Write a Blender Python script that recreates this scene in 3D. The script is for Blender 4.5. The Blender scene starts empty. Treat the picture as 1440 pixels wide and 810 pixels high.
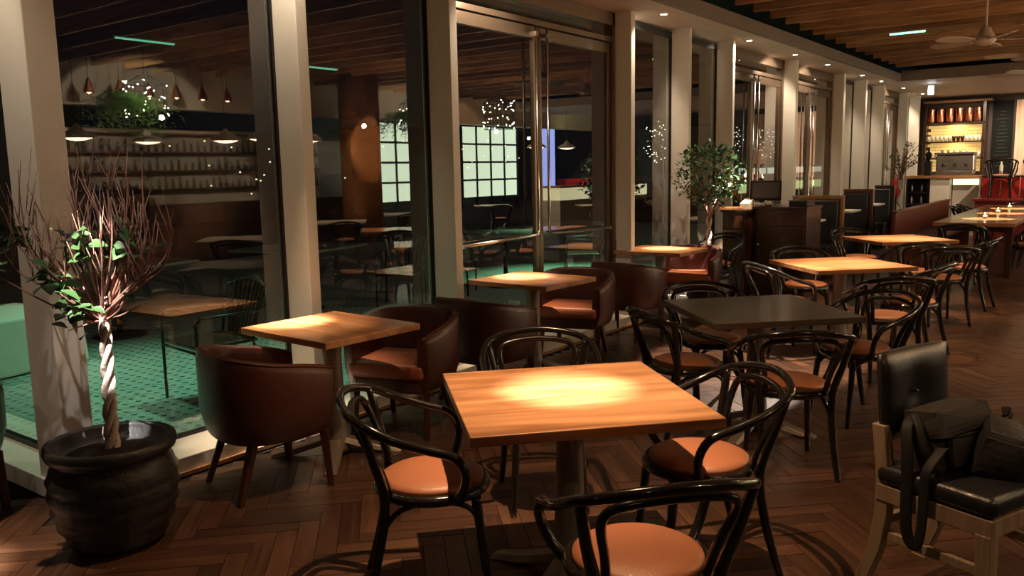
import bpy, math, random
from mathutils import Vector, Matrix, Euler
random.seed(7)
PI = math.pi
S = bpy.context.scene
COL = S.collection

# ------------------------------------------------------------------ camera
cam = bpy.data.objects.new('camera', bpy.data.cameras.new('camera')); COL.objects.link(cam)
yaw, pitch, roll = math.radians(36.6049), math.radians(8.09745), math.radians(-1.13265)
cy, sy, cp, sp, cr, sr = math.cos(yaw), math.sin(yaw), math.cos(pitch), math.sin(pitch), math.cos(roll), math.sin(roll)
fwd = Vector((-sy, cy, 0)); rgt = Vector((cy, sy, 0)); up = Vector((0, 0, 1))
f2 = fwd * cp - up * sp; u2 = up * cp + fwd * sp
r3 = rgt * cr + u2 * sr; u3 = u2 * cr - rgt * sr
cam.matrix_world = Matrix(((r3.x, u3.x, -f2.x, 0), (r3.y, u3.y, -f2.y, 0), (r3.z, u3.z, -f2.z, 1.6), (0, 0, 0, 1)))
cam.data.sensor_width = 36; cam.data.lens = 1164.167 / 1440 * 36
cam.data.clip_end = 300; cam.data.clip_start = 0.05
S.camera = cam
S.view_settings.view_transform = 'Standard'; S.view_settings.look = 'None'
S.view_settings.gamma = 1; S.view_settings.use_curve_mapping = False
S.view_settings.exposure = 0.15

# ------------------------------------------------------------------ night sky
W = bpy.data.worlds.new('night'); S.world = W; W.use_nodes = True
W.node_tree.nodes['Background'].inputs[0].default_value = (0.05, 0.075, 0.11, 1)
W.node_tree.nodes['Background'].inputs[1].default_value = 0.03
S.cycles.max_bounces = 8; S.cycles.diffuse_bounces = 3; S.cycles.glossy_bounces = 3
S.cycles.transparent_max_bounces = 24; S.cycles.sample_clamp_indirect = 3.0
S.cycles.use_denoising = True

# ------------------------------------------------------------------ lights
def lamp(kind, loc, target, energy, color, size=0.03, angle=60, blend=0.6):
    d = bpy.data.lights.new('lamp', kind); d.energy = energy; d.color = color
    if kind == 'SPOT':
        d.spot_size = math.radians(angle); d.spot_blend = blend; d.shadow_soft_size = size
    elif kind == 'AREA':
        d.size = size
    else: d.shadow_soft_size = size
    o = bpy.data.objects.new('light', d); COL.objects.link(o); o.location = loc
    if kind != 'POINT' and target is not None:
        o.rotation_euler = (Vector(target) - Vector(loc)).to_track_quat('-Z', 'Y').to_euler()
    return o
WARM = (1.0, 0.60, 0.30); AMB = (1.0, 0.52, 0.23); CRM = (1.0, 0.74, 0.50); WHT = (1.0, 0.90, 0.84)
GRN = (0.36, 1.0, 0.62)
# spots over the middle row of tables
TBL = {'main': (-1.67, 2.60), 'dark': (-1.75, 4.83), 'third': (-1.96, 7.40), 'fourth': (-2.06, 10.15)}
lamp('SPOT', (-1.70, 2.66, 3.40), (-1.69, 2.64, 0), 280, WARM, 0.02, 78, 0.8)
lamp('SPOT', (-1.70, 2.66, 3.40), (-1.72, 2.66, 0), 520, (1.0, .68, .42), 0.02, 36, 1.0)
lamp('SPOT', (-1.70, 2.66, 3.40), (-1.72, 2.66, 0), 2500, (1.0, .84, .68), 0.02, 14, 1.0)
lamp('SPOT', (-2.45, 6.55, 3.33), (-2.40, 6.50, 0), 1300, (1, .78, .58), 0.02, 32, 0.3)
lamp('SPOT', (-1.90, 7.35, 3.40), (-1.92, 7.35, 0), 480, WARM, 0.02, 50, 0.9)
lamp('SPOT', (-2.00, 10.1, 3.40), (-2.00, 10.1, 0), 520, WARM, 0.02, 48, 0.9)
lamp('SPOT', (-1.1, 8.3, 3.40), (-1.0, 8.0, 0), 130, WARM, 0.02, 80, 0.8)
lamp('SPOT', (-1.95, 7.38, 3.40), (-1.92, 7.35, 0), 1300, (1.0, .70, .44), 0.02, 24, 1.0)
lamp('SPOT', (-2.02, 10.1, 3.40), (-2.02, 10.1, 0), 1500, (1.0, .70, .44), 0.02, 22, 1.0)
lamp('SPOT', (-2.5, 9.3, 3.33), (-2.16, 5.62, 0), 2600, (1.0, .80, .64), 0.02, 11, 0.6)
lamp('SPOT', (-3.3, 9.0, 3.30), (-3.88, 9.85, 1.1), 900, (1.0, .70, .44), 0.01, 12, 0.5)
# light pools along the long table
for y in (13.9, 15.4, 17.0):
    lamp('SPOT', (-1.62, y, 3.12), (-1.62, y, 0), 1300, CRM, 0.01, 17, 0.2)
# soffit downlights along the windows (each sits in a downlight fixture built below)
SOF = [-0.9, 1.10, 3.05, 5.38, 7.98, 10.36, 12.14, 13.73, 15.84, 17.25, 19.2, 21.2]
for i, y in enumerate(SOF):
    lamp('SPOT', (-3.93, y, 3.06), (-4.93, y, 2.05), 26 if y == 3.05 else 46, (1.0, .80, .60), 0.03, 125, 0.4)
    if y < 9:
        lamp('SPOT', (-3.93, y, 3.13), (-3.88, y + .01, 0), 480, (1.0, .70, .44), 0.02, 30, 1.0)
        lamp('SPOT', (-3.93, y, 3.13), (-3.88, y + .01, 0), 3000, (1.0, .82, .64), 0.02, 14, 1.0)
# spots aimed at the two potted trees
lamp('SPOT', (-2.35, 0.95, 3.35), (-3.50, 1.75, 1.00), 2300, WHT, 0.01, 6.6, 0.25)
lamp('SPOT', (-2.35, 0.95, 3.35), (-3.50, 1.75, 1.35), 130, WHT, 0.02, 16, 0.6)
lamp('SPOT', (-2.35, 8.55, 3.30), (-3.72, 8.70, 0.86), 3200, WHT, 0.01, 11, 0.3)
lamp('SPOT', (-2.95, 7.6, 3.35), (-3.72, 8.70, 1.5), 110, WHT, 0.02, 24, 0.6)
# downlights of the rest of the room, outside the frame
for x, y, e in ((1.6, -1.0, 36), (3.4, 2.5, 70), (1.4, 5.5, 50), (4.0, 9.0, 60), (1.6, 12.5, 60), (4.4, 16.0, 60), (-2.2, -2.4, 22), (-5.5, -0.6, 10)):
    lamp('SPOT', (x, y, 3.34), (x, y, 0), e, WARM, 0.06, 130, 0.5)
# unseen point lamps added behind and beside the camera to brighten the timber ceiling
for x, y, e in ((1.2, 2.0, 22), (1.3, 6.0, 50), (1.3, 9.5, 62), (1.3, 13.0, 62), (3.0, 16.5, 50)):
    lamp('POINT', (x, y, 2.35), None, e, WARM, 0.03)
# bar end of the room
lamp('SPOT', (-2.3, 19.4, 3.10), (-2.3, 20.2, 0.8), 150, CRM, 0.03, 80, 0.6)
lamp('SPOT', (-2.9, 21.2, 3.10), (-3.2, 22.4, 1.7), 120, CRM, 0.03, 100, 0.6)
lamp('SPOT', (-1.8, 20.9, 3.10), (-1.9, 22.6, 1.8), 260, CRM, 0.03, 80, 0.6)
lamp('SPOT', (-1.0, 17.6, 3.05), (-1.6, 19.4, 1.0), 200, CRM, 0.03, 70, 0.6)
# green garden floods on the terrace
lamp('SPOT', (-5.6, 5.0, 3.6), (-5.7, 3.6, 0), 300, GRN, 0.1, 70, 0.9)
lamp('SPOT', (-6.4, 3.0, 3.6), (-6.5, 2.9, 0), 200, GRN, 0.1, 60, 0.9)
lamp('SPOT', (-6.6, 11.2, 3.6), (-6.6, 10.6, 0), 1100, (.45, 1, .55), 0.1, 60, 0.9)
lamp('SPOT', (-9.4, 4.4, 3.4), (-7.9, 3.1, 0.2), 230, (0.85, 1.0, 0.66), 0.1, 40, 0.9)

# ------------------------------------------------------------------ materials
def nodes(name):
    m = bpy.data.materials.new(name); m.use_nodes = True
    nt = m.node_tree; return m, nt, nt.nodes['Principled BSDF']
def L(nt, a, b): nt.links.new(a, b)
def rgb(c): return (c[0], c[1], c[2], 1)
def plain(name, col, rough=0.5, metal=0.0, bump=0.0, bscale=60, var=0.12, coat=0.0, scale=9, spec=0.5):
    m, nt, p = nodes(name)
    tc = nt.nodes.new('ShaderNodeTexCoord'); nz = nt.nodes.new('ShaderNodeTexNoise'); nz.inputs['Scale'].default_value = scale
    nz.inputs['Detail'].default_value = 5
    L(nt, tc.outputs['Object'], nz.inputs['Vector'])
    mx = nt.nodes.new('ShaderNodeMix'); mx.data_type = 'RGBA'
    mx.inputs[6].default_value = rgb([c * (1 - var) for c in col]); mx.inputs[7].default_value = rgb([min(1, c * (1 + var)) for c in col])
    L(nt, nz.outputs['Fac'], mx.inputs[0]); L(nt, mx.outputs[2], p.inputs['Base Color'])
    p.inputs['Roughness'].default_value = rough; p.inputs['Metallic'].default_value = metal
    p.inputs['Coat Weight'].default_value = coat; p.inputs['Specular IOR Level'].default_value = spec
    if bump:
        n2 = nt.nodes.new('ShaderNodeTexNoise'); n2.inputs['Scale'].default_value = bscale; n2.inputs['Detail'].default_value = 6
        L(nt, tc.outputs['Object'], n2.inputs['Vector'])
        b = nt.nodes.new('ShaderNodeBump'); b.inputs['Strength'].default_value = bump; b.inputs['Distance'].default_value = 0.01
        L(nt, n2.outputs['Fac'], b.inputs['Height']); L(nt, b.outputs['Normal'], p.inputs['Normal'])
    return m
def wood(name, c1, c2, rough=0.4, axis=0, scale=1.0, coat=0.0, rnd=None, bump=0.15, streak=14):
    """grain stretched along one local axis"""
    m, nt, p = nodes(name)
    tc = nt.nodes.new('ShaderNodeTexCoord'); mp = nt.nodes.new('ShaderNodeMapping')
    sc = [streak * scale] * 3; sc[axis] = 1.1 * scale
    mp.inputs['Scale'].default_value = sc
    L(nt, tc.outputs['Object'], mp.inputs['Vector'])
    src = mp.outputs['Vector']
    if rnd:
        oi = nt.nodes.new('ShaderNodeObjectInfo') if rnd == 'object' else nt.nodes.new('ShaderNodeNewGeometry')
        ro = oi.outputs['Random'] if rnd == 'object' else oi.outputs['Random Per Island']
        ad = nt.nodes.new('ShaderNodeVectorMath'); ad.operation = 'ADD'
        ml = nt.nodes.new('ShaderNodeMath'); ml.operation = 'MULTIPLY'; ml.inputs[1].default_value = 57.0
        L(nt, ro, ml.inputs[0]); L(nt, src, ad.inputs[0]); L(nt, ml.outputs[0], ad.inputs[1]); src = ad.outputs[0]
    nz = nt.nodes.new('ShaderNodeTexNoise'); nz.inputs['Scale'].default_value = 1.6; nz.inputs['Detail'].default_value = 8; nz.inputs['Distortion'].default_value = 0.8
    L(nt, src, nz.inputs['Vector'])
    cr_ = nt.nodes.new('ShaderNodeValToRGB'); cr_.color_ramp.elements[0].position = 0.3; cr_.color_ramp.elements[1].position = 0.72
    cr_.color_ramp.elements[0].color = rgb(c1); cr_.color_ramp.elements[1].color = rgb(c2)
    L(nt, nz.outputs['Fac'], cr_.inputs[0])
    out = cr_.outputs[0]
    if rnd:
        hv = nt.nodes.new('ShaderNodeHueSaturation'); mr = nt.nodes.new('ShaderNodeMapRange')
        mr.inputs['To Min'].default_value = 0.62; mr.inputs['To Max'].default_value = 1.35
        L(nt, ro, mr.inputs['Value']); L(nt, mr.outputs[0], hv.inputs['Value']); L(nt, out, hv.inputs['Color']); out = hv.outputs[0]
    L(nt, out, p.inputs['Base Color']); p.inputs['Roughness'].default_value = rough; p.inputs['Coat Weight'].default_value = coat
    p.inputs['Coat Roughness'].default_value = 0.12
    b = nt.nodes.new('ShaderNodeBump'); b.inputs['Strength'].default_value = bump; b.inputs['Distance'].default_value = 0.004
    L(nt, nz.outputs['Fac'], b.inputs['Height']); L(nt, b.outputs['Normal'], p.inputs['Normal'])
    return m
def glow(name, col, strength, sample=True):
    m, nt, p = nodes(name)
    p.inputs['Base Color'].default_value = rgb([c * .5 for c in col])
    p.inputs['Emission Color'].default_value = rgb(col); p.inputs['Emission Strength'].default_value = strength
    if not sample: m.cycles.emission_sampling = 'NONE'
    return m
M = {}
M['floor_wood'] = wood('floor_wood', (0.046, 0.022, 0.013), (0.105, 0.050, 0.029), 0.34, 0, 1.2, 0.10, 'object', 0.25)
M['floor_wood_far'] = wood('floor_wood_far', (0.046, 0.022, 0.013), (0.105, 0.050, 0.029), 0.34, 0, 1.2, 0.10, 'island', 0.25)
M['floor_gap'] = plain('floor_gap', (0.010, 0.006, 0.004), 0.8)
M['table_wood'] = wood('table_wood', (0.22, 0.088, 0.034), (0.62, 0.31, 0.140), 0.30, 0, 0.8, 0.25, None, 0.2, 8)
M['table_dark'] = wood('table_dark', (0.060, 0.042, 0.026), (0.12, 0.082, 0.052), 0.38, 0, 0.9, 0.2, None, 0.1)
M['slat_wood'] = wood('slat_wood', (0.24, 0.115, 0.052), (0.56, 0.31, 0.145), 0.55, 0, 1.0, 0.0, 'object')
M['dark_wood'] = wood('dark_wood', (0.022, 0.009, 0.005), (0.060, 0.023, 0.012), 0.3, 2, 1.0, 0.2)
M['red_wood'] = wood('red_wood', (0.09, 0.022, 0.012), (0.20, 0.055, 0.028), 0.35, 0, 1.0, 0.2)
M['mid_wood'] = wood('mid_wood', (0.28, 0.13, 0.055), (0.50, 0.26, 0.12), 0.4, 0, 1.0)
M['leg_wood'] = wood('leg_wood', (0.035, 0.012, 0.007), (0.085, 0.030, 0.015), 0.35, 2, 1.0, 0.1)
M['grey_wood'] = wood('grey_wood', (0.21, 0.15, 0.10), (0.36, 0.27, 0.19), 0.5, 2, 1.0)
M['bentwood'] = plain('bentwood', (0.012, 0.010, 0.009), 0.17, 0, 0, var=0.2, coat=0.6)
M['tan_leather'] = plain('tan_leather', (0.36, 0.135, 0.065), 0.42, 0, 0.18, 220, 0.08, 0.05)
M['brown_leather'] = plain('brown_leather', (0.072, 0.023, 0.015), 0.34, 0, 0.2, 160, 0.15, 0.08)
M['orange_leather'] = plain('orange_leather', (0.34, 0.105, 0.05), 0.40, 0, 0.15, 160, 0.10)
M['piping'] = plain('piping', (0.11, 0.034, 0.02), 0.3)
M['black_leather'] = plain('black_leather', (0.018, 0.018, 0.021), 0.30, 0, 0.2, 150, 0.2, 0.1)
M['cream'] = plain('cream', (0.76, 0.71, 0.61), 0.55, 0, 0.03, 80, 0.04)
M['sill_white'] = plain('sill_white', (0.78, 0.72, 0.62), 0.45, var=0.05)
M['fascia'] = plain('fascia', (0.17, 0.128, 0.10), 0.6)
M['soffit'] = plain('soffit', (0.55, 0.45, 0.35), 0.6, var=0.05)
M['black_ceiling'] = plain('black_ceiling', (0.014, 0.013, 0.013), 0.8)
M['dark_wall'] = plain('dark_wall', (0.045, 0.032, 0.026), 0.7)
M['black_metal'] = plain('black_metal', (0.012, 0.012, 0.012), 0.4, 0.3)
M['bronze'] = plain('bronze', (0.20, 0.145, 0.10), 0.35, 0.7)
M['steel'] = plain('steel', (0.62, 0.58, 0.55), 0.22, 1.0)
M['grey_metal'] = plain('grey_metal', (0.30, 0.26, 0.225), 0.42, 0.55, 0.05, 40)
M['duct'] = plain('duct', (0.16, 0.15, 0.13), 0.5, 0.6)
M['pot'] = plain('pot', (0.020, 0.021, 0.021), 0.42, 0, 0.5, 30, 0.35)
M['soil'] = plain('soil', (0.010, 0.007, 0.005), 0.95, 0, 1.0, 50, 0.5)
M['bark'] = plain('bark', (0.60, 0.50, 0.44), 0.6, 0, 0.5, 60, 0.25)
M['twig'] = plain('twig', (0.27, 0.14, 0.10), 0.6, 0, 0.3, 60, 0.25)
M['leaf'] = plain('leaf', (0.040, 0.095, 0.028), 0.42, 0, 0.1, 40, 0.45, scale=3)
M['leaf_pale'] = plain('leaf_pale', (0.10, 0.15, 0.06), 0.42, 0, 0.1, 40, 0.3, scale=3)
M['fern'] = plain('fern', (0.30, 0.55, 0.14), 0.5, var=0.4)
M['red_paint'] = plain('red_paint', (0.42, 0.022, 0.018), 0.35, coat=0.2)
M['red_paint2'] = plain('red_paint2', (0.16, 0.012, 0.012), 0.45)
M['white'] = plain('white', (0.75, 0.70, 0.62), 0.5)
M['ceramic'] = plain('ceramic', (0.85, 0.80, 0.68), 0.25)
M['copper'] = plain('copper', (0.78, 0.30, 0.16), 0.22, 1.0)
M['chalkboard'] = plain('chalkboard', (0.004, 0.006, 0.006), 0.75, spec=.2)
M['chalk'] = plain('chalk', (0.05, 0.05, 0.045), 0.9)
M['curtain'] = plain('curtain', (0.72, 0.52, 0.40), 0.8)
M['bag'] = plain('bag', (0.022, 0.018, 0.016), 0.8, 0, 0.5, 320, 0.35)
M['bag_black'] = plain('bag_black', (0.006, 0.006, 0.006), 0.7, 0, 0.3, 300, 0.3)
M['strap'] = plain('strap', (0.006, 0.006, 0.006), 0.7)
M['cord'] = plain('cord', (0.30, 0.27, 0.23), 0.6)
M['fan_paint'] = plain('fan_paint', (0.62, 0.52, 0.44), 0.5)
M['screen'] = plain('screen', (0.11, 0.10, 0.10), 0.2)
M['plastic'] = plain('plastic', (0.012, 0.012, 0.014), 0.3)
M['cloth'] = plain('cloth', (0.62, 0.68, 0.58), 0.8, var=0.1)
M['brick_y'] = plain('brick_y', (0.60, 0.42, 0.16), 0.5)
M['night_ground'] = plain('night_ground', (0.03, 0.035, 0.035), 0.7)
M['out_table'] = plain('out_table', (0.16, 0.17, 0.15), 0.35)
M['lamp_white'] = glow('lamp_white', (1.0, 0.82, 0.62), 30, False)
M['exit_glow'] = glow('exit_glow', (0.85, 0.92, 1.0), 9)
M['green_glow'] = glow('green_glow', (0.25, 1.0, 0.6), 3.0)
M['flame'] = glow('flame', (1.0, 0.75, 0.35), 14, False)
M['fairy'] = glow('fairy', (1.0, 0.93, 0.72), 60, False)
M['city'] = glow('city', (1.0, 0.86, 0.5), 1.2, False)
M['refl_glow'] = glow('refl_glow', (0.75, 1.0, 0.45), .8)
M['refl_glow2'] = glow('refl_glow2', (1.0, 1.0, 0.85), .8)
M['fairy_far'] = glow('fairy_far', (1.0, 0.95, 0.78), 3, False)
M['shelf_glow'] = glow('shelf_glow', (1.0, 0.66, 0.22), 0.50)
M['counter_glow'] = glow('counter_glow', (1.0, 0.95, 0.55), 1.5)
M['back_glow'] = glow('back_glow', (0.80, 1.0, 0.72), 3.5)
M['blue_glow'] = glow('blue_glow', (0.35, 0.45, 1.0), 3.0)
M['shade_glow'] = glow('shade_glow', (1.0, 0.72, 0.45), 14)
# window glass: mirror by Fresnel over clear
def glass(name, tint, boost):
    m = bpy.data.materials.new(name); m.use_nodes = True; nt = m.node_tree
    nt.nodes.clear()
    o = nt.nodes.new('ShaderNodeOutputMaterial'); mx = nt.nodes.new('ShaderNodeMixShader')
    t = nt.nodes.new('ShaderNodeBsdfTransparent'); t.inputs[0].default_value = rgb(tint)
    g = nt.nodes.new('ShaderNodeBsdfGlossy'); g.inputs['Roughness'].default_value = 0.0; g.inputs['Color'].default_value = (1, .97, .95, 1)
    f = nt.nodes.new('ShaderNodeFresnel'); f.inputs['IOR'].default_value = 1.5
    ml = nt.nodes.new('ShaderNodeMath'); ml.operation = 'MULTIPLY'; ml.inputs[1].default_value = boost; ml.use_clamp = True
    ge = nt.nodes.new('ShaderNodeNewGeometry'); iv = nt.nodes.new('ShaderNodeMath'); iv.operation = 'SUBTRACT'; iv.inputs[0].default_value = 1.0
    m2 = nt.nodes.new('ShaderNodeMath'); m2.operation = 'MULTIPLY'; L(nt, ge.outputs['Backfacing'], iv.inputs[1])
    L(nt, f.outputs[0], ml.inputs[0]); L(nt, ml.outputs[0], m2.inputs[0]); L(nt, iv.outputs[0], m2.inputs[1]); L(nt, m2.outputs[0], mx.inputs[0]); L(nt, t.outputs[0], mx.inputs[1]); L(nt, g.outputs[0], mx.inputs[2])
    L(nt, mx.outputs[0], o.inputs[0]); return m
M['glass'] = glass('glass', (0.93, 0.97, 0.95), 3.1)
M['glass_thin'] = glass('glass_thin', (0.95, 0.97, 0.95), 1.0)
# terrace tile: pale tile with small dark star motif
def tile_mat():
    m, nt, p = nodes('terrace_tile')
    ge = nt.nodes.new('ShaderNodeNewGeometry'); mp = nt.nodes.new('ShaderNodeVectorMath'); mp.operation = 'SCALE'; mp.inputs['Scale'].default_value = 1 / 0.1
    L(nt, ge.outputs['Position'], mp.inputs[0])
    fr = nt.nodes.new('ShaderNodeVectorMath'); fr.operation = 'FRACTION'; L(nt, mp.outputs[0], fr.inputs[0])
    sb = nt.nodes.new('ShaderNodeVectorMath'); sb.operation = 'SUBTRACT'; sb.inputs[1].default_value = (.5, .5, .5); L(nt, fr.outputs[0], sb.inputs[0])
    ab = nt.nodes.new('ShaderNodeVectorMath'); ab.operation = 'ABSOLUTE'; L(nt, sb.outputs[0], ab.inputs[0])
    sx = nt.nodes.new('ShaderNodeSeparateXYZ'); L(nt, ab.outputs[0], sx.inputs[0])
    mu = nt.nodes.new('ShaderNodeMath'); mu.operation = 'MULTIPLY'; L(nt, sx.outputs[0], mu.inputs[0]); L(nt, sx.outputs[1], mu.inputs[1])
    lt = nt.nodes.new('ShaderNodeMath'); lt.operation = 'LESS_THAN'; lt.inputs[1].default_value = 0.012; L(nt, mu.outputs[0], lt.inputs[0])
    ln = nt.nodes.new('ShaderNodeMath'); ln.operation = 'ADD'; L(nt, sx.outputs[0], ln.inputs[0]); L(nt, sx.outputs[1], ln.inputs[1])
    l2 = nt.nodes.new('ShaderNodeMath'); l2.operation = 'LESS_THAN'; l2.inputs[1].default_value = 0.30; L(nt, ln.outputs[0], l2.inputs[0])
    an = nt.nodes.new('ShaderNodeMath'); an.operation = 'MULTIPLY'; L(nt, lt.outputs[0], an.inputs[0]); L(nt, l2.outputs[0], an.inputs[1])
    nz = nt.nodes.new('ShaderNodeTexNoise'); nz.inputs['Scale'].default_value = 18
    L(nt, ge.outputs['Position'], nz.inputs['Vector'])
    c0 = nt.nodes.new('ShaderNodeMix'); c0.data_type = 'RGBA'; c0.inputs[6].default_value = (0.24, 0.30, 0.27, 1); c0.inputs[7].default_value = (0.42, 0.46, 0.42, 1)
    L(nt, nz.outputs['Fac'], c0.inputs[0])
    mx = nt.nodes.new('ShaderNodeMix'); mx.data_type = 'RGBA'; mx.inputs[7].default_value = (0.03, 0.04, 0.04, 1)
    L(nt, c0.outputs[2], mx.inputs[6]); L(nt, an.outputs[0], mx.inputs[0]); L(nt, mx.outputs[2], p.inputs['Base Color'])
    p.inputs['Roughness'].default_value = 0.45
    return m
M['tile'] = tile_mat()

# ------------------------------------------------------------------ mesh helpers
def catmull(P, n=6, closed=False):
    P = [Vector(p) for p in P]; out = []
    N = len(P); rng = range(N) if closed else range(N - 1)
    for i in rng:
        if closed: a, b, c, d = P[i - 1], P[i], P[(i + 1) % N], P[(i + 2) % N]
        else: a, b, c, d = P[max(i - 1, 0)], P[i], P[i + 1], P[min(i + 2, N - 1)]
        for k in range(n):
            t = k / n
            out.append(0.5 * ((2 * b) + (c - a) * t + (2 * a - 5 * b + 4 * c - d) * t * t + (3 * b - a - 3 * c + d) * t ** 3))
    if not closed: out.append(P[-1])
    return out
class MB:
    def __init__(s): s.v = []; s.f = []; s.sm = []
    def add(s, vs, fs, smooth=False):
        o = len(s.v); s.v += [tuple(v) for v in vs]
        for f in fs: s.f.append([i + o for i in f]); s.sm.append(smooth)
        return s
    def box(s, c, d, rot=None, taper=1.0, smooth=False):
        x, y, z = d[0] / 2, d[1] / 2, d[2] / 2; vs = []
        for sz in (-1, 1):
            k = 1 if sz > 0 else taper
            for sx_, sy_ in ((-1, -1), (1, -1), (1, 1), (-1, 1)):
                v = Vector((sx_ * x * k, sy_ * y * k, sz * z))
                if rot is not None: v = rot @ v
                vs.append(v + Vector(c))
        return s.add(vs, [(3, 2, 1, 0), (4, 5, 6, 7), (0, 1, 5, 4), (1, 2, 6, 5), (2, 3, 7, 6), (3, 0, 4, 7)], smooth)
    def span(s, a, b): return s.box([(a[i] + b[i]) / 2 for i in range(3)], [abs(b[i] - a[i]) for i in range(3)])
    def beam(s, a, b, w, h, w2=None, h2=None):
        a, b = Vector(a), Vector(b); d = (b - a).normalized()
        u = d.cross(Vector((0, 0, 1))); u = Vector((1, 0, 0)) if u.length < 1e-3 else u.normalized(); n = u.cross(d)
        w2 = w2 or w; h2 = h2 or h; vs = []
        for p, ww, hh in ((a, w, h), (b, w2, h2)):
            for i, j in ((-1, -1), (1, -1), (1, 1), (-1, 1)): vs.append(p + u * i * ww / 2 + n * j * hh / 2)
        return s.add(vs, [(3, 2, 1, 0), (4, 5, 6, 7), (0, 1, 5, 4), (1, 2, 6, 5), (2, 3, 7, 6), (3, 0, 4, 7)])
    def tube(s, P, r, seg=8, closed=False, sub=0, flat=1.0):
        if sub: 
            if not isinstance(r, (int, float)):
                rr = []; 
                for i in range(len(r) - 1):
                    for k in range(sub): rr.append(r[i] + (r[i + 1] - r[i]) * k / sub)
                rr.append(r[-1]); r = rr
            P = catmull(P, sub, closed)
        P = [Vector(p) for p in P]; N = len(P)
        R = [r] * N if isinstance(r, (int, float)) else list(r)
        vs = []; prev = None
        for i in range(N):
            t = (P[(i + 1) % N] - P[i - 1]) if closed else (P[min(i + 1, N - 1)] - P[max(i - 1, 0)])
            t.normalize()
            if prev is None:
                u = t.cross(Vector((0, 0, 1)))
                if u.length < 0.05: u = t.cross(Vector((0, 1, 0)))
            else: u = prev - t * prev.dot(t)
            u.normalize(); prev = u; w = t.cross(u)
            for k in range(seg):
                a = 2 * PI * k / seg; vs.append(P[i] + (u * math.cos(a) + w * math.sin(a) * flat) * R[i])
        fs = []
        for i in range(N if closed else N - 1):
            j = (i + 1) % N
            for k in range(seg): fs.append((i * seg + k, i * seg + (k + 1) % seg, j * seg + (k + 1) % seg, j * seg + k))
        if not closed:
            fs.append(tuple(range(seg))[::-1]); fs.append(tuple((N - 1) * seg + k for k in range(seg)))
        return s.add(vs, fs, True)
    def lathe(s, prof, c=(0, 0, 0), seg=24, cap=True, sx=1, sy=1):
        vs = []; fs = []
        for r, z in prof:
            for k in range(seg):
                a = 2 * PI * k / seg; vs.append((c[0] + r * sx * math.cos(a), c[1] + r * sy * math.sin(a), c[2] + z))
        for i in range(len(prof) - 1):
            for k in range(seg): fs.append((i * seg + k, i * seg + (k + 1) % seg, (i + 1) * seg + (k + 1) % seg, (i + 1) * seg + k))
        if cap: fs.append(tuple(range(seg))[::-1]); fs.append(tuple((len(prof) - 1) * seg + k for k in range(seg)))
        return s.add(vs, fs, True)
    def mesh(s, name, mat):
        me = bpy.data.meshes.new(name); me.from_pydata(s.v, [], s.f); me.materials.append(mat)
        me.polygons.foreach_set('use_smooth', s.sm); me.update(); return me
    def build(s, name, mat, parent=None, bevel=0, loc=None, seg=2, kind=None):
        o = bpy.data.objects.new(name, s.mesh(name, M[mat] if isinstance(mat, str) else mat)); COL.objects.link(o)
        if parent: o.parent = parent
        if loc: o.location = loc
        if bevel: bev(o, bevel, seg)
        if kind: o['kind'] = kind
        return o
def bev(o, w, seg=2):
    b = o.modifiers.new('bevel', 'BEVEL'); b.width = w; b.segments = seg; b.limit_method = 'ANGLE'; b.angle_limit = 0.7
def sub(o, n=2):
    b = o.modifiers.new('sub', 'SUBSURF'); b.levels = n; b.render_levels = n
    for p in o.data.polygons: p.use_smooth = True
def tag(o, label, cat, group=None, kind=None):
    o['label'] = label; o['category'] = cat
    if group: o['group'] = group
    if kind: o['kind'] = kind
    return o
def thing(name, label, cat, loc=(0, 0, 0), rz=0, group=None):
    o = bpy.data.objects.new(name, None); COL.objects.link(o); o.empty_display_size = .1
    o.location = loc; o.rotation_euler = (0, 0, rz); return tag(o, label, cat, group)
KIDS = {}
def copy_tree(o, loc=None, rz=None, label=None, parent=None, group=None):
    c = o.copy(); COL.objects.link(c); c.parent = parent
    if loc is not None: c.location = loc
    if rz is not None: c.rotation_euler = (0, 0, rz)
    if label: c['label'] = label
    if group: c['group'] = group
    if o.name not in KIDS: KIDS[o.name] = list(o.children)
    for ch in KIDS[o.name]: copy_tree(ch, parent=c)
    return c
def struct(name, mb, mat, parent=None, bevel=0):
    o = mb.build(name, mat, parent, bevel)
    if not parent: o['kind'] = 'structure'
    return o
def sroot(name, loc=(0, 0, 0)):
    o = bpy.data.objects.new(name, None); COL.objects.link(o); o['kind'] = 'structure'; o.location = loc; return o

ORD = ['first', 'second', 'third', 'fourth', 'fifth', 'sixth', 'seventh', 'eighth', 'ninth', 'tenth', 'eleventh', 'twelfth', 'thirteenth']
# ================================================================== setting
GX = -4.33          # glass plane
YB = 2.02           # glass return wall left of the corner post
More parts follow.
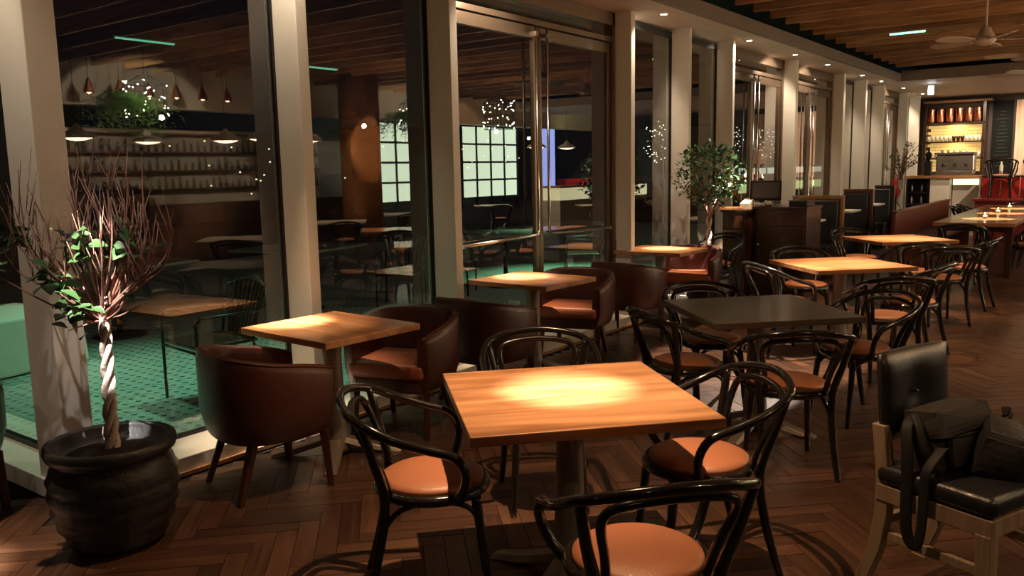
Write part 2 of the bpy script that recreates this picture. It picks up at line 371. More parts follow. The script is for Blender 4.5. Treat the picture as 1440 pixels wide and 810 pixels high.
# floor with herringbone planks
fl = struct('floor', MB().span((-8.2, -4, -0.12), (7.2, 23.6, -0.012)), 'floor_gap')
PW, PL, PN = 0.092, 0.46, 5
pm = {}
for d in (0, 1):
    mb = MB(); g = 0.0015
    mb.box((0, 0, -0.006), (PL - 2 * g, PW - 2 * g, 0.012)); pm[d] = mb.mesh('plank', M['floor_wood'])
near = []; far = MB()
ca, sa = math.cos(PI / 4), math.sin(PI / 4)
def infloor(x, y): return (x > -3.98 and -0.5 < y < 22.4 and x < 1.2) or (-8 < x <= -3.98 and -0.5 < y < 1.75)
def visible(x, y):
    d = Vector((x, y, -1.6)); z = d.dot(f2); 
    if z < .3: return False
    px = 720 + 1164 * d.dot(r3) / z; py = 405 - 1164 * d.dot(u3) / z
    return -60 < px < 1500 and py < 880
cands = []
for k in range(-260, 260):
    for m in range(-40, 40):
        for kind in (0, 1):
            if kind == 0: x = (k + 2 * PN * m + PN / 2) * PW; y = (k + .5) * PW
            else: x = (k + PN + .5 + 2 * PN * m) * PW; y = (k + 1 - PN / 2) * PW
            X = x * ca - y * sa; Y = x * sa + y * ca
            if infloor(X, Y) and visible(X, Y): cands.append((X * X + Y * Y, X, Y, PI / 4 + (PI / 2 if kind else 0)))
cands.sort()
for i, (d, X, Y, a) in enumerate(cands):
    z = random.uniform(-0.0012, 0.0008)
    if i < 300:
        o = bpy.data.objects.new('plank', pm[i % 2]); COL.objects.link(o); o.parent = fl; o.location = (X, Y, z); o.rotation_euler = (0, 0, a)
    else:
        far.box((X, Y, z - .006), (PL - .003, PW - .003, .012), Matrix.Rotation(a, 3, 'Z'))
o = far.build('parquet_planks', 'floor_wood_far', fl); o['kind'] = 'stuff'

# ceilings
struct('ceiling', MB().span((-8.4, -4.2, 4.1), (7.4, 23.8, 4.25)), 'black_ceiling')
struct('ceiling_soffit', MB().span((-4.45, -4.2, 3.15), (-3.72, 23.6, 3.22)), 'soffit')
struct('trim_1', MB().span((-3.72, -4.2, 3.15), (-3.66, 17.7, 3.29)), 'fascia')
struct('ceiling_bar', MB().span((-3.72, 17.7, 3.15), (7.2, 23.6, 3.24)), 'soffit')
struct('trim_2', MB().span((-3.66, 17.62, 3.15), (7.2, 17.70, 3.34)), 'fascia')
# slatted timber ceiling: one board per slat
sl = sroot('ceiling_boards')
sm_ = MB(); sm_.box((0, 0, 0), (10.6, 0.05, 0.26)); sme = sm_.mesh('board', M['slat_wood'])
y = -3.2
while y < 17.4:
    o = bpy.data.objects.new('board', sme); COL.objects.link(o); o.parent = sl; o.location = (1.68, y, 3.485 + random.uniform(-.004, .004)); y += 0.56
# ducts above the boards
MB().tube([(-3.2, -3.5, 3.86), (-3.2, 17.5, 3.86)], 0.13, 16).build('duct_pipe', 'duct', None)
tag(bpy.data.objects['duct_pipe'], 'grey round duct running above the timber ceiling boards', 'duct')
struct('trim_3', MB().span((-3.72, -4.2, 3.55), (-3.62, 17.7, 4.1)), 'black_ceiling')

# other walls of the room
struct('wall_far', MB().span((-4.45, 23.0, 0), (7.2, 23.2, 4.1)), 'dark_wall')
struct('wall_right', MB().span((7.0, -4, 0), (7.2, 23.4, 4.1)), 'dark_wall')
struct('wall_back', MB().span((-8.2, -4.2, 0), (7.2, -4, 4.1)), 'dark_wall')
struct('wall_left', MB().span((-8.4, -4.2, 0), (-8.2, YB, 4.1)), 'dark_wall')

# fins of the window wall
FIN = [(1.82, .15), (3.39, .085), (4.81, .085), (7.60, .085), (8.98, .065), (10.28, .065), (12.74, .12), (15.33, .12), (16.84, .11), (18.25, .12), (20.50, .14), (21.80, .14)]
fw = sroot('wall_left_windows')
for i, (y, w) in enumerate(FIN):
    struct('column', MB().span((GX - .06, y, 0.0), (-4.10, y + w, 3.16)), 'cream', fw, 0.006)
struct('sill', MB().span((-4.37, 1.97, 0.0), (-4.0, 22.5, 0.10)), 'sill_white', fw, 0.004)
struct('sill_return', MB().span((-8.2, YB - .22, 0.0), (-4.2, YB + .02, 0.10)), 'sill_white', fw, 0.004)
struct('baseboard_left', MB().span((-4.0, 1.97, 0.0), (-3.985, 22.5, 0.022)), 'mid_wood')
struct('soffit_return', MB().span((-8.2, YB - .3, 3.1), (-4.2, YB + .05, 4.1)), 'soffit', fw)
# panes
edges = [y for y, w in FIN]
doors = {2, 5, 6, 9}
wn = 0; dn = 0
def pane_box(y0, y1, z0, z1, x=GX, t=.010): return MB().span((x - t, y0, z0), (x, y1, z1))
for i in range(len(FIN)):
    y0 = FIN[i][0] + FIN[i][1]; y1 = FIN[i + 1][0] if i + 1 < len(FIN) else 22.95
    if i in doors:
        dn += 1; r = sroot('door_%d' % dn); h = 2.86
        fr = MB().span((GX - .05, y0, 3.02), (GX + .05, y1, 3.15)); fr.span((GX - .05, y0, h), (GX + .04, y1, h + .05))
        fr.span((GX - .05, y0, 0.0), (GX + .05, y0 + .05, 3.15)); fr.span((GX - .05, y1 - .05, 0), (GX + .05, y1, 3.15))
        fr.build('door_frame', 'bronze', r, 0.003)
        pane_box(y0 + .05, y1 - .05, h + .05, 3.02).build('transom_pane', 'glass', r)
        ym = (y0 + y1) / 2
        for s in (-1, 1):
            a, b = (y0 + .055, ym - .004) if s < 0 else (ym + .004, y1 - .055)
            lf = MB(); w = .055
            lf.span((GX - .025, a, .102), (GX + .02, a + w, h - .01)).span((GX - .025, b - w, .102), (GX + .02, b, h - .01))
            lf.span((GX - .025, a + w, h - .11), (GX + .02, b - w, h - .01)).span((GX - .025, a + w, .102), (GX + .02, b - w, .24))
            lfo = lf.build('door_leaf', 'bronze', r, 0.003)
            pane_box(a + w, b - w, .24, h - .11, GX - .002, .008).build('pane', 'glass', lfo)
            # push rod running down the leaf and turning into a level bar
            yr = ym + s * .085; ye = (a + .12) if s < 0 else (b - .12)
            MB().tube([(GX + .07, yr, h - .02), (GX + .07, yr, 1.2), (GX + .07, yr, 1.06), (GX + .07, yr + s * .02, 1.025), (GX + .07, yr + s * .06, 1.015), (GX + .08, ye, 1.0)], .013, 8).build('push_bar', 'steel', lfo)
            MB().span((GX + .02, yr - .02, h - .1), (GX + .085, yr + .02, h - .06)).span((GX + .02, ye - .02, .985), (GX + .09, ye + .02, 1.015)).build('bar_bracket', 'steel', lfo)
    else:
        wn += 1; r = sroot('window_%d' % wn)
        f = MB(); t = .018
        f.span((GX - .03, y0, .10), (GX + .012, y0 + t, 3.13)).span((GX - .03, y1 - t, .10), (GX + .012, y1, 3.13))
        f.span((GX - .03, y0 + t, .10), (GX + .012, y1 - t, .12)).span((GX - .03, y0 + t, 3.06), (GX + .012, y1 - t, 3.13))
        f.build('window_frame', 'black_metal', r)
        pane_box(y0 + t, y1 - t, .12, 3.06).build('pane', 'glass', r)
wn += 1; r = sroot('window_%d' % wn)
f = MB().span((-8.2, YB - .02, .10), (-4.38, YB + .02, .13)).span((-8.2, YB - .02, 3.04), (-4.38, YB + .02, 3.1)).span((-6.3, YB - .02, .13), (-6.26, YB + .02, 3.04))
f.build('window_frame', 'black_metal', r)
MB().span((-8.2, YB - .004, .13), (-6.3, YB + .004, 3.04)).build('pane', 'glass', r)
MB().span((-6.26, YB - .004, .13), (-4.38, YB + .004, 3.04)).build('pane', 'glass', r)

# soffit downlights
dl = None
for y in SOF:
    if y < 0: continue
    if dl is None:
        dl = thing('ceiling_downlight', 'small round recessed soffit downlight', 'downlight', (-3.93, y, 3.15), 0, 'recessed downlights in the window soffit')
        MB().lathe([(.050, 0), (.052, -.006), (.040, -.008), (.036, -.002)], seg=20).build('trim_ring', 'white', dl)
        MB().lathe([(.030, -.0095), (.030, -.0085)], seg=16).build('lens', 'lamp_white', dl)
        dls = [dl]
    else: dls.append(copy_tree(dl, (-3.93, y, 3.15)))
for k, d in enumerate(dls): d['label'] = '%s round recessed downlight from the camera along the pale window soffit' % ORD[k]

# ================================================================== terrace outside
tr = struct('floor_terrace', MB().span((-30, -6, -.10), (-4.42, 40, -.012)), 'night_ground')
tm = MB(); tm.box((0, 0, 0), (.196, .196, .012)); tme = tm.mesh('tile', M['tile'])
rest = MB(); cnt = []
for i in range(-150, -23):
    for j in range(10, 110):
        X = i * .2 + .1; Y = j * .2 + .1
        if X > -4.46 or X < -14: continue
        cnt.append((X * X + Y * Y, X, Y))
cnt = [c for c in cnt if visible(c[1], c[2])]; cnt.sort()
for n, (d, X, Y) in enumerate(cnt):
    if n < 300:
        o = bpy.data.objects.new('tile', tme); COL.objects.link(o); o.parent = tr; o.location = (X, Y, -.006 + random.uniform(-.001, .001))
    else: rest.box((X, Y, -.006), (.196, .196, .012))
o = rest.build('paving_tiles', 'tile', tr); o['kind'] = 'stuff'
struct('kerb', MB().span((-4.62, YB, -.012), (-4.40, 23, .03)), 'sill_white')

# outdoor chair: thin dark frame, fan of slats at the back
def outdoor_chair(label, loc, rz):
    t = thing('terrace_chair', label, 'chair', loc, rz, None)
    f = MB()
    for s in (-1, 1):
        f.tube([(s * .27, .24, 0), (s * .27, .24, .60), (s * .27, .20, .64), (s * .27, -.22, .64)], .011, 6, False)
        f.tube([(s * .25, -.25, 0), (s * .23, -.20, .42), (s * .24, -.24, .66)], .012, 6)
    f.tube([(-.27, .24, .40), (.27, .24, .40)], .010, 6)
    f.build('frame', 'black_metal', t)
    s_ = MB(); s_.box((0, .01, .43), (.50, .47, .025)); s_.build('seat', 'dark_wood', t, .006)
    MB().tube([(-.27, -.29, .80), (0, -.35, .86), (.27, -.29, .80)], .014, 6, False, 5).build('top_rail', 'dark_wood', t)
    for k in range(9):
        u = (k - 4) / 4
        MB().beam((u * .17, -.22, .43), (u * .25, -.32 - .02 * (1 - u * u), .83), .022, .010).build('slat', 'dark_wood', t)
    return t
oc = outdoor_chair('dark slatted terrace armchair outside the first wide window, before the red table reflection', (-5.25, 3.42, 0), PI * .96)
copy_tree(oc, (-7.1, 8.25, 0), .5, 'dark slatted terrace chair outside the double door, left of the grey table')
copy_tree(oc, (-7.0, 7.2, 0), PI + .6, 'slatted terrace chair on dark paving outside the second wide window')
copy_tree(oc, (-6.1, 9.9, 0), 2.2, 'slatted terrace chair on green-lit tiles behind the double door glass')
def outdoor_table(label, loc, rz, w=.9):
    t = thing('terrace_table', label, 'table', loc, rz)
    MB().box((0, 0, .735), (w, w, .03)).build('tabletop', 'out_table', t, .005)
    MB().tube([(0, 0, .02), (0, 0, .72)], .03, 10).build('pedestal', 'black_metal', t)
    MB().lathe([(.26, 0), (.26, .015), (.05, .03)], seg=24).build('base', 'black_metal', t)
    return t
ot = outdoor_table('large grey terrace table outside the double door', (-6.9, 9.15, 0), .7, 1.15)
copy_tree(ot, (-7.9, 6.4, 0), .2, 'grey terrace table on the dark paving outside the second wide window')
copy_tree(ot, (-8.2, 4.3, 0), .1, 'grey terrace table in the gloom beyond the first wide window')
# covered furniture at the left edge
t = thing('covered_table', 'pale cloth covered table on the terrace at the left edge', 'table', (-7.75, 3.05, 0), .15)
mb = MB(); prof = []
mb.box((0, 0, .24), (.95, .8, .46), None, 1.06); mb.lathe([(.42, .47), (.02, .53)], seg=4, cap=False); mb.build('cloth_cover', 'cloth', t, .02)

# night lights of the town beyond
for k, (bx, by, bw, bh) in enumerate(((-27.5, 8.5, 9, 4.2), (-27.5, 19.5, 9, 3.2), (-27.5, 31.0, 11, 3.6))):
    t = thing('far_building', ['dark low building with tiny lit windows beyond the leftmost window', 'dark low building with tiny lights beyond the tall fixed windows', 'dark low building with tiny lights beyond the double doors'][k], 'building', (bx, by, 0))
    MB().span((-1.5, -bw / 2, 0), (1.5, bw / 2, bh)).build('wall', 'night_ground', t)
    mb = MB()
    for q in range(20): mb.box((1.52, random.uniform(-bw / 2 + .3, bw / 2 - .3), random.uniform(.8, bh - .3)), (.04, .05, .05))
    o = mb.build('lit_windows', 'city', t); o['kind'] = 'stuff'

pv = thing('counter_reflection', 'added glowing panels standing in for mirrored bar counters, set beyond the far doors', 'building', (-12.2, 35.0, 0))  # added beyond the glass; its glow imitates bar counters reflected in the windows
MB().span((-3, -7, 0), (-2.6, 9, 3.0)).span((-3, -7, 3.0), (.6, 9, 3.15)).span((-2.6, -7, 0), (.2, 9, .5)).build('shell', 'night_ground', pv)
for k in range(7):
    MB().span((.2, -6.8 + k * 2.2, .55), (.3, -4.9 + k * 2.2, .88)).build('glow_panel', 'refl_glow', pv)
    MB().span((.2, -6.8 + k * 2.2, 1.25), (.3, -4.9 + k * 2.2, 1.5)).build('glow_panel', 'refl_glow2', pv)
    MB().box((.35, -7 + k * 2.2, 1.5), (.12, .12, 3.0)).build('post', 'black_metal', pv)
for k, (x, y, z) in enumerate(((-10.6, 21.5, 2.0), (-11.0, 27.0, 2.1), (-11.2, 31.5, 2.1))):  # added trees; their fairy lights imitate lanterns mirrored in the far windows
    t = thing('lantern_refl_tree', '%s added small tree whose fairy lights imitate mirrored lanterns beyond the far windows' % ORD[k], 'tree', (x, y, 0))
    MB().tube([(0, 0, 0), (.05, 0, .8), (0, 0, z)], [.05, .04, .02], 6, False, 3).build('trunk', 'bark', t)
    rq = random.Random(k); b = MB(); lv = MB()
    for q in range(70):
        d = Vector((rq.gauss(0, 1), rq.gauss(0, 1), rq.gauss(0, 1))).normalized() * .62 * rq.uniform(.6, 1) + Vector((0, 0, z + .3)); b.box(d, (.022, .022, .022))
    for q in range(240):
        d = Vector((rq.gauss(0, 1), rq.gauss(0, 1), rq.gauss(0, 1))).normalized() * .6 * rq.uniform(.3, 1) + Vector((0, 0, z + .3)); w = Vector((rq.uniform(-.06, .06), rq.uniform(-.06, .06), rq.uniform(-.06, .06))); u_ = Vector((rq.uniform(-.05, .05), rq.uniform(-.05, .05), .04)); lv.add([d, d + w, d + w + u_, d + u_], [(0, 1, 2, 3)])
    o = lv.build('foliage', 'leaf', t); o['kind'] = 'stuff'
    o = b.build('fairy_lights', 'fairy_far', t); o['kind'] = 'stuff'

# ================================================================== bentwood armchair
def bent_chair(label, loc, rz):
    t = thing('bentwood_armchair', label, 'chair', loc, rz)
    st = MB().lathe([(.03, .438), (.185, .440), (.198, .450), (.196, .463), (.175, .474), (.12, .482), (.02, .485)], seg=36).build('seat', 'tan_leather', t)
    ring = [(.212 * math.cos(a), .207 * math.sin(a), .432) for a in [2 * PI * k / 28 for k in range(28)]]
    MB().tube(ring, .0165, 8, True, 0, 1.25).build('seat_ring', 'bentwood', t)
    for s in (-1, 1):
        MB().tube([(s * .145, .155, .425), (s * .158, .178, .22), (s * .172, .205, 0)], [.020, .018, .0135], 8, False, 4).build('leg', 'bentwood', t)
        MB().tube([(s * .195, -.265, 0), (s * .178, -.205, .22), (s * .182, -.172, .43), (s * .222, -.205, .60), (s * .248, -.240, .738)], [.0145, .0185, .020, .0175, .0155], 8, False, 4).build('leg', 'bentwood', t)
    half = [(.205, .075, .430), (.245, .105, .480), (.273, .115, .555), (.280, .075, .618), (.281, -.02, .650), (.284, -.13, .690), (.264, -.215, .730), (.216, -.275, .756), (.115, -.316, .777)]
    rail = [(-x, y, z) for x, y, z in half] + [(0, -.330, .785)] + half[::-1]
    MB().tube(rail, .0168, 8, False, 5).build('arm_rail', 'bentwood', t)
    h2 = [(.148, -.150, .432), (.163, -.185, .54), (.190, -.235, .655), (.182, -.262, .708), (.13, -.280, .732)]
    hoop = [(-x, y, z) for x, y, z in h2] + [(0, -.292, .744)] + h2[::-1]
    MB().tube(hoop, .0145, 8, False, 5).build('back_hoop', 'bentwood', t)
    for s in (-1, 1):
        P = [(s * .160, .182, .19), (s * .157, .172, .31), (s * .150, .12, .385), (s * .147, 0, .405), (s * .155, -.12, .385), (s * .172, -.185, .31), (s * .18, -.21, .19)]
        MB().tube(P, .0105, 7, False, 5).build('brace', 'bentwood', t)
    P = [(-.155, .185, .20), (-.145, .165, .33), (-.09, .15, .395), (0, .148, .405), (.09, .15, .395), (.145, .165, .33), (.155, .185, .20)]
    MB().tube(P, .0105, 7, False, 5).build('brace', 'bentwood', t)
    return t
def face(p, c): return math.atan2(-(c[0] - p[0]), c[1] - p[1])
CH = [((-2.06, 2.24), 'main', 'black bentwood armchair left of the brightly lit nearest table, seat half in shadow', 0),
      ((-1.11, 2.10), 'main', 'nearest black bentwood armchair, seen from behind, its whole tan seat lit', 0),
      ((-1.31, 2.99), 'main', 'black bentwood armchair at the right corner of the nearest lit table', 0),
      ((-2.20, 3.20), 'main', 'black bentwood armchair behind the nearest lit table, mostly its hoop showing', 0),
      ((-2.04, 4.47), 'dark', 'black bentwood armchair left of the dark table, in front of the tub chairs', .1),
      ((-1.39, 4.32), 'dark', 'black bentwood armchair in front of the dark table, its back towards the camera', -.05),
      ((-1.31, 5.38), 'dark', 'black bentwood armchair right of the dark table beside the open floor', .1),
      ((-2.20, 5.20), 'dark', 'black bentwood armchair pushed in behind the dark table', -.15),
      ((-2.30, 7.00), 'third', 'black bentwood armchair left of the third table of the middle row', 0),
      ((-1.42, 6.63), 'third', 'black bentwood armchair in front of the third table, seat rim catching light', 0),
      ((-1.41, 7.47), 'third', 'black bentwood armchair right of the third table, seat half lit orange', -.3),
      ((-2.45, 8.05), 'third', 'black bentwood armchair behind the third table, before the dark cabinets', 0),
      ((-1.45, 9.14), 'fourth', 'black bentwood armchair in front of the fourth table of the middle row', 0),
      ((-1.38, 10.22), 'fourth', 'black bentwood armchair right of the fourth table, nearest the open floor', -.2),
      ((-1.78, 9.55), 'fourth', 'black bentwood armchair close under the front edge of the fourth table', .1),
      ((-2.62, 10.75), 'fourth', 'black bentwood armchair behind the fourth table, before the booths', 0)]
c0 = None
for p, tb, lab, tw in CH:
    c = TBL[tb]; rz = face(p, c) + tw
    if c0 is None: c0 = bent_chair(lab, (p[0], p[1], 0), rz); c0['group'] = 'bentwood armchairs at the middle row of tables'
    else: copy_tree(c0, (p[0], p[1], 0), rz, lab)

# ================================================================== dining tables
def table(name, label, loc, rz, sx, sy, mat, th=.036):
    t = thing(name, label, 'table', loc, rz, 'square pedestal dining tables')
    MB().box((0, 0, .75 - th / 2), (sx, sy, th)).build('tabletop', mat, t, .003)
    b = MB(); n = 10
    b.lathe([(.085, .025), (.075, .06), (.058, .30), (.052, .55), (.062, .69), (.062, .70)], seg=16); b.build('pedestal', 'grey_metal', t)
    MB().box((0, 0, .706), (.34, .34, .014)).build('mounting_plate', 'black_metal', t)
    for k in range(4):
        a = PI / 4 + k * PI / 2; u = Vector((math.cos(a), math.sin(a), 0)); w = Vector((-u.y, u.x, 0))
        vs = []; P = [(.02, .115, .055), (.12, .080, .050), (.24, .045, .045), (.34, .022, .040), (.37, .012, .036)]
        for r_, z, ww in P:
            for q, h in ((-1, 0), (1, 0), (1, 1), (-1, 1)):
                zz = z if h else max(0.0, z - .03)
                vs.append(u * r_ + w * q * ww / (1 if not h else 1.5) + Vector((0, 0, zz)))
        fs = [(3, 2, 1, 0)]
        for i in range(len(P) - 1):
            for q in range(4): fs.append((i * 4 + q, i * 4 + (q + 1) % 4, i * 4 + 4 + (q + 1) % 4, i * 4 + 4 + q))
        e = (len(P) - 1) * 4; fs.append((e, e + 1, e + 2, e + 3))
        MB().add(vs, fs).build('foot', 'grey_metal', t, .004)
    return t
A45 = math.radians(45)
table('dining_table', 'nearest square wooden table, brightly spotlit, in the foreground', (TBL['main'][0], TBL['main'][1], 0), A45 + math.radians(2), .88, .88, 'table_wood')
table('dining_table', 'dark unlit square table, second in the middle row', (TBL['dark'][0], TBL['dark'][1], 0), A45, .88, .88, 'table_dark')
table('dining_table', 'lit wooden table, third in the middle row, behind the dark table', (TBL['third'][0], TBL['third'][1], 0), A45, .88, .88, 'table_wood')
table('dining_table', 'lit wooden table, fourth and farthest in the middle row, before the booths', (TBL['fourth'][0], TBL['fourth'][1], 0), A45 - .05, .88, .88, 'table_wood')
WT = [(-3.58, 3.09, -2.9, 'nearest lit wooden table against the window sill, beside the potted twig tree'), (-3.74, 5.31, -2.4, 'second lit wooden table against the windows, in front of the double door'), (-4.0 + .10, 7.88, -.8, 'farthest lit wooden table by the windows, before the leafy potted tree')]
for x, y, a, lab in WT: table('dining_table', lab, (x, y, 0), math.radians(a), .76, .667, 'table_wood')

# ================================================================== tub armchairs
def tub_chair(label, loc, rz):
    t = thing('tub_armchair', label, 'chair', loc, rz, 'brown leather tub armchairs by the windows')
    n = 26; sec = []
    for i in range(n + 1):
        u = -1 + 2 * i / n; a = u * math.radians(128)
        # plan: rounded U, opening towards +y
        px_, py_ = math.sin(a), -math.cos(a)
        ex = lambda v: math.copysign(abs(v) ** .80, v)
        bx, by = .312 * ex(px_), .29 * ex(py_) - .0
        if abs(u) > .72: by = by + (abs(u) - .72) * .25
        cx = abs(u) ** 2.2; zt = .745 - .115 * cx; zb = .295
        nrm = Vector((bx, by * 1.0, 0)).normalized()
        if abs(u) > .72: nrm = Vector((math.copysign(1, u), -.15, 0)).normalized()
        base = Vector((bx, by, 0)); row = []
        for off, z, sc in ((-.055, zb + .02, .93), (-.01, zb, .92), (.0, zb + .03, .93), (.008, .42, .985), (.006, zt - .05, 1.0), (-.004, zt - .014, 1.0), (-.026, zt, 1.0), (-.048, zt - .014, 1.0), (-.056, zt - .05, 1.0), (-.058, .44, .985)):
            p = base * sc + nrm * off; row.append((p.x, p.y, z))
        sec.append(row)
    vs = [v for r_ in sec for v in r_]; K = 10; fs = []
    for i in range(n):
        for k in range(K): fs.append((i * K + k, i * K + (k + 1) % K, (i + 1) * K + (k + 1) % K, (i + 1) * K + k))
    fs.append(tuple(range(K))[::-1]); fs.append(tuple(n * K + k for k in range(K)))
    fs = [f[::-1] for f in fs]
    o = MB().add(vs, fs, True).build('backrest', 'brown_leather', t, .006)
    pip = [(v[5][0], v[5][1], v[5][2] + .004) for v in sec]
    MB().tube(pip, .005, 6).build('piping', 'piping', t)
    o = MB().box((0, .045, .415), (.475, .47, .10)).build('seat', 'orange_leather', t, .035, None, 4)
    for p in o.data.polygons: p.use_smooth = True
    MB().box((0, .065, .325), (.43, .39, .09)).build('seat_rail', 'brown_leather', t, .015)
    for sx_ in (-1, 1):
        MB().beam((sx_ * .225, .215, .30), (sx_ * .235, .235, 0), .046, .046, .030, .030).build('leg', 'leg_wood', t, .004)
        MB().beam((sx_ * .165, -.125, .33), (sx_ * .205, -.235, 0), .042, .042, .030, .030).build('leg', 'leg_wood', t, .004)
    return t
tc0 = tub_chair('brown leather tub armchair nearest the camera, its back to us, beside the potted twig tree', (-3.53, 2.57, 0), math.radians(-14)); tc0.scale = (1.07, 1.0, 1.0)
TC = [((-3.60, 3.70), PI + .30, 'brown leather tub armchair behind the first window table, open side facing it'),
      ((-3.60, 4.50), -.05, 'brown leather tub armchair seen from behind, before the second window table'),
      ((-3.76, 5.97), PI + .30, 'brown leather tub armchair behind the second window table, lit orange seat'),
      ((-3.76, 6.90), -.02, 'brown leather tub armchair seen from behind, before the farthest window table'),
      ((-3.80, 8.40), PI + .3, 'brown leather tub armchair behind the farthest window table, before the leafy tree'),
      ((-4.44, 1.30), .5, 'brown leather tub armchair cut off by the left edge of the view')]
for p, rz, lab in TC: copy_tree(tc0, (p[0], p[1], 0), rz, lab)

# ================================================================== potted trees
def pot(t, R, H, name='pot', rings=5):
    prof = [(R * .60, 0), (R * .66, .01)]
    for k in range(rings * 3 + 1):
        u = k / (rings * 3); r_ = R * (.62 + .38 * math.sin(PI * min(1, .05 + u * .62)) ** .8)
        prof.append((r_ + (.010 if k % 3 == 1 else 0), H * (.04 + .74 * u)))
    prof += [(R * .90, H * .83), (R * .91, H * .87), (R * 1.0, H * .89), (R * 1.03, H * .94), (R * 1.01, H * .99), (R * .95, H), (R * .89, H * .97), (R * .87, H * .86), (R * .3, H * .85)]
    MB().lathe(prof, seg=40).build(name, 'pot', t)
    s = MB().lathe([(R * .88, H * .84), (R * .6, H * .875), (R * .2, H * .90), (.01, H * .905)], seg=28); s.build('soil', 'soil', t)
def leaf_mesh(name, ln, wd, mat):
    vs = []; fs = []; n = 5
    for i in range(n + 1):
        u = i / n; w = wd * math.sin(PI * min(.98, max(.04, u)) ** .85); z = -.25 * ln * u * u
        vs += [(-w, ln * u, z + w * .25), (0, ln * u, z - w * .1), (w, ln * u, z + w * .25)]
    for i in range(n):
        for k in range(2): fs.append((i * 3 + k, i * 3 + k + 1, i * 3 + k + 4, i * 3 + k + 3))
    mb = MB().add(vs, fs, True); return mb.mesh(name, M[mat])
def put_leaf(me, t, p, d, s=1, tilt=None):
    o = bpy.data.objects.new('leaf', me); COL.objects.link(o); o.parent = t; o.location = p
    o.rotation_euler = Vector(d).to_track_quat('Y', 'Z').to_euler(); o.rotation_euler.rotate_axis('Y', random.uniform(-.8, .8) if tilt is None else tilt)
    o.scale = (s, s, s); return o
lm1 = leaf_mesh('leaf', .085, .032, 'leaf'); lm2 = leaf_mesh('leaf', .07, .017, 'leaf'); lm3 = leaf_mesh('leaf', .06, .015, 'leaf_pale')

# twig tree at the left
TX, TY = -3.51, 1.755
t1 = thing('potted_tree', 'bare twiggy tree with a braided trunk in a big black ribbed pot at the left', 'plant', (TX, TY, 0))
pot(t1, .262, .475)
for k in range(3):
    P = []; R = []
    for i in range(40):
        u = i / 39; z = .40 + u * .70; a = u * PI * 5.0 + k * 2 * PI / 3
        rr = .019 * (1 - .2 * u); P.append((rr * math.cos(a) + .035 * u - .01, rr * math.sin(a) + .01, z)); R.append(.0155 - .005 * u)
    MB().tube(P, R, 8).build('trunk', 'bark', t1)
twg = MB(); brl = []
rv = random.Random(11)
rxv = Vector((cy, sy, 0))           # fans across the window wall
def fan(ax, fy, z): return Vector((0.02, 0, 1.02)) + rxv * ax + fwd * fy + Vector((0, 0, z - 1.02))
for k in range(34):
    u = -1 + 2 * (k + .5) / 34; u += rv.uniform(-.06, .06)
    hx = u * .36; hz = 1.04 + rv.uniform(.34, .54) - .12 * abs(u) ** 2.0; hy = rv.uniform(-.22, .22)
    if abs(u) < .35: hz += rv.uniform(-.12, .12)
    P = [fan(0, 0, 1.04 + rv.uniform(-.06, .04)), fan(hx * .46, hy * .4, 1.04 + (hz - 1.04) * .30), fan(hx * .84, hy * .8, 1.04 + (hz - 1.04) * .62), fan(hx, hy, hz)]
    (MB().tube(P, [.0085, .0058, .0038, .0016], 5, False, 5)).build('branch', 'twig', t1)
    brl.append(P)
    for q in range(6):
        s = rv.uniform(.3, .95); i = 1 if s < .6 else 2; a = P[i] + (P[i + 1] - P[i]) * rv.uniform(0, 1) if i < 3 else P[2]
        d = Vector((rv.uniform(-.5, .5), rv.uniform(-.5, .5), 1.3)); ln = rv.uniform(.07, .19)
        twg.tube([a, a + d * ln * .5, a + d * ln + Vector((rv.uniform(-.02, .02), 0, 0))], [.0030, .0022, .0012], 4)
o = twg.build('twigs', 'twig', t1); o['kind'] = 'stuff'
# low side branches with leaf clusters (offsets across the view and heights)
CL = [(-.32, 1.36, 14), (-.36, 1.24, 12), (-.10, 1.32, 10), (-.04, 1.35, 7), (.02, 1.30, 5), (.13, 1.38, 11), (.18, 1.32, 8), (-.13, 1.19, 12), (-.07, 1.14, 12), (-.10, 1.06, 10), (-.02, 1.05, 3), (.05, 1.18, 3), (.20, 1.13, 2), (.22, 1.08, 2), (-.05, .99, 3)]
for ax, z, n in CL:
    hy = rv.uniform(-.20, .05); b = fan(ax, hy, z)
    MB().tube([fan(ax * .1, 0, 1.0), fan(ax * .5, hy * .4, 1.0 + (z - 1) * .35), b], [.006, .004, .002], 5, False, 5).build('branch', 'twig', t1)
    for q in range(n):
        put_leaf(lm1, t1, b + Vector((rv.uniform(-.05, .05), rv.uniform(-.05, .05), rv.uniform(-.05, .05))), (rv.uniform(-1, 1), rv.uniform(-1, 1), rv.uniform(-.5, .6)), rv.uniform(.65, 1.05))
random.seed(21)
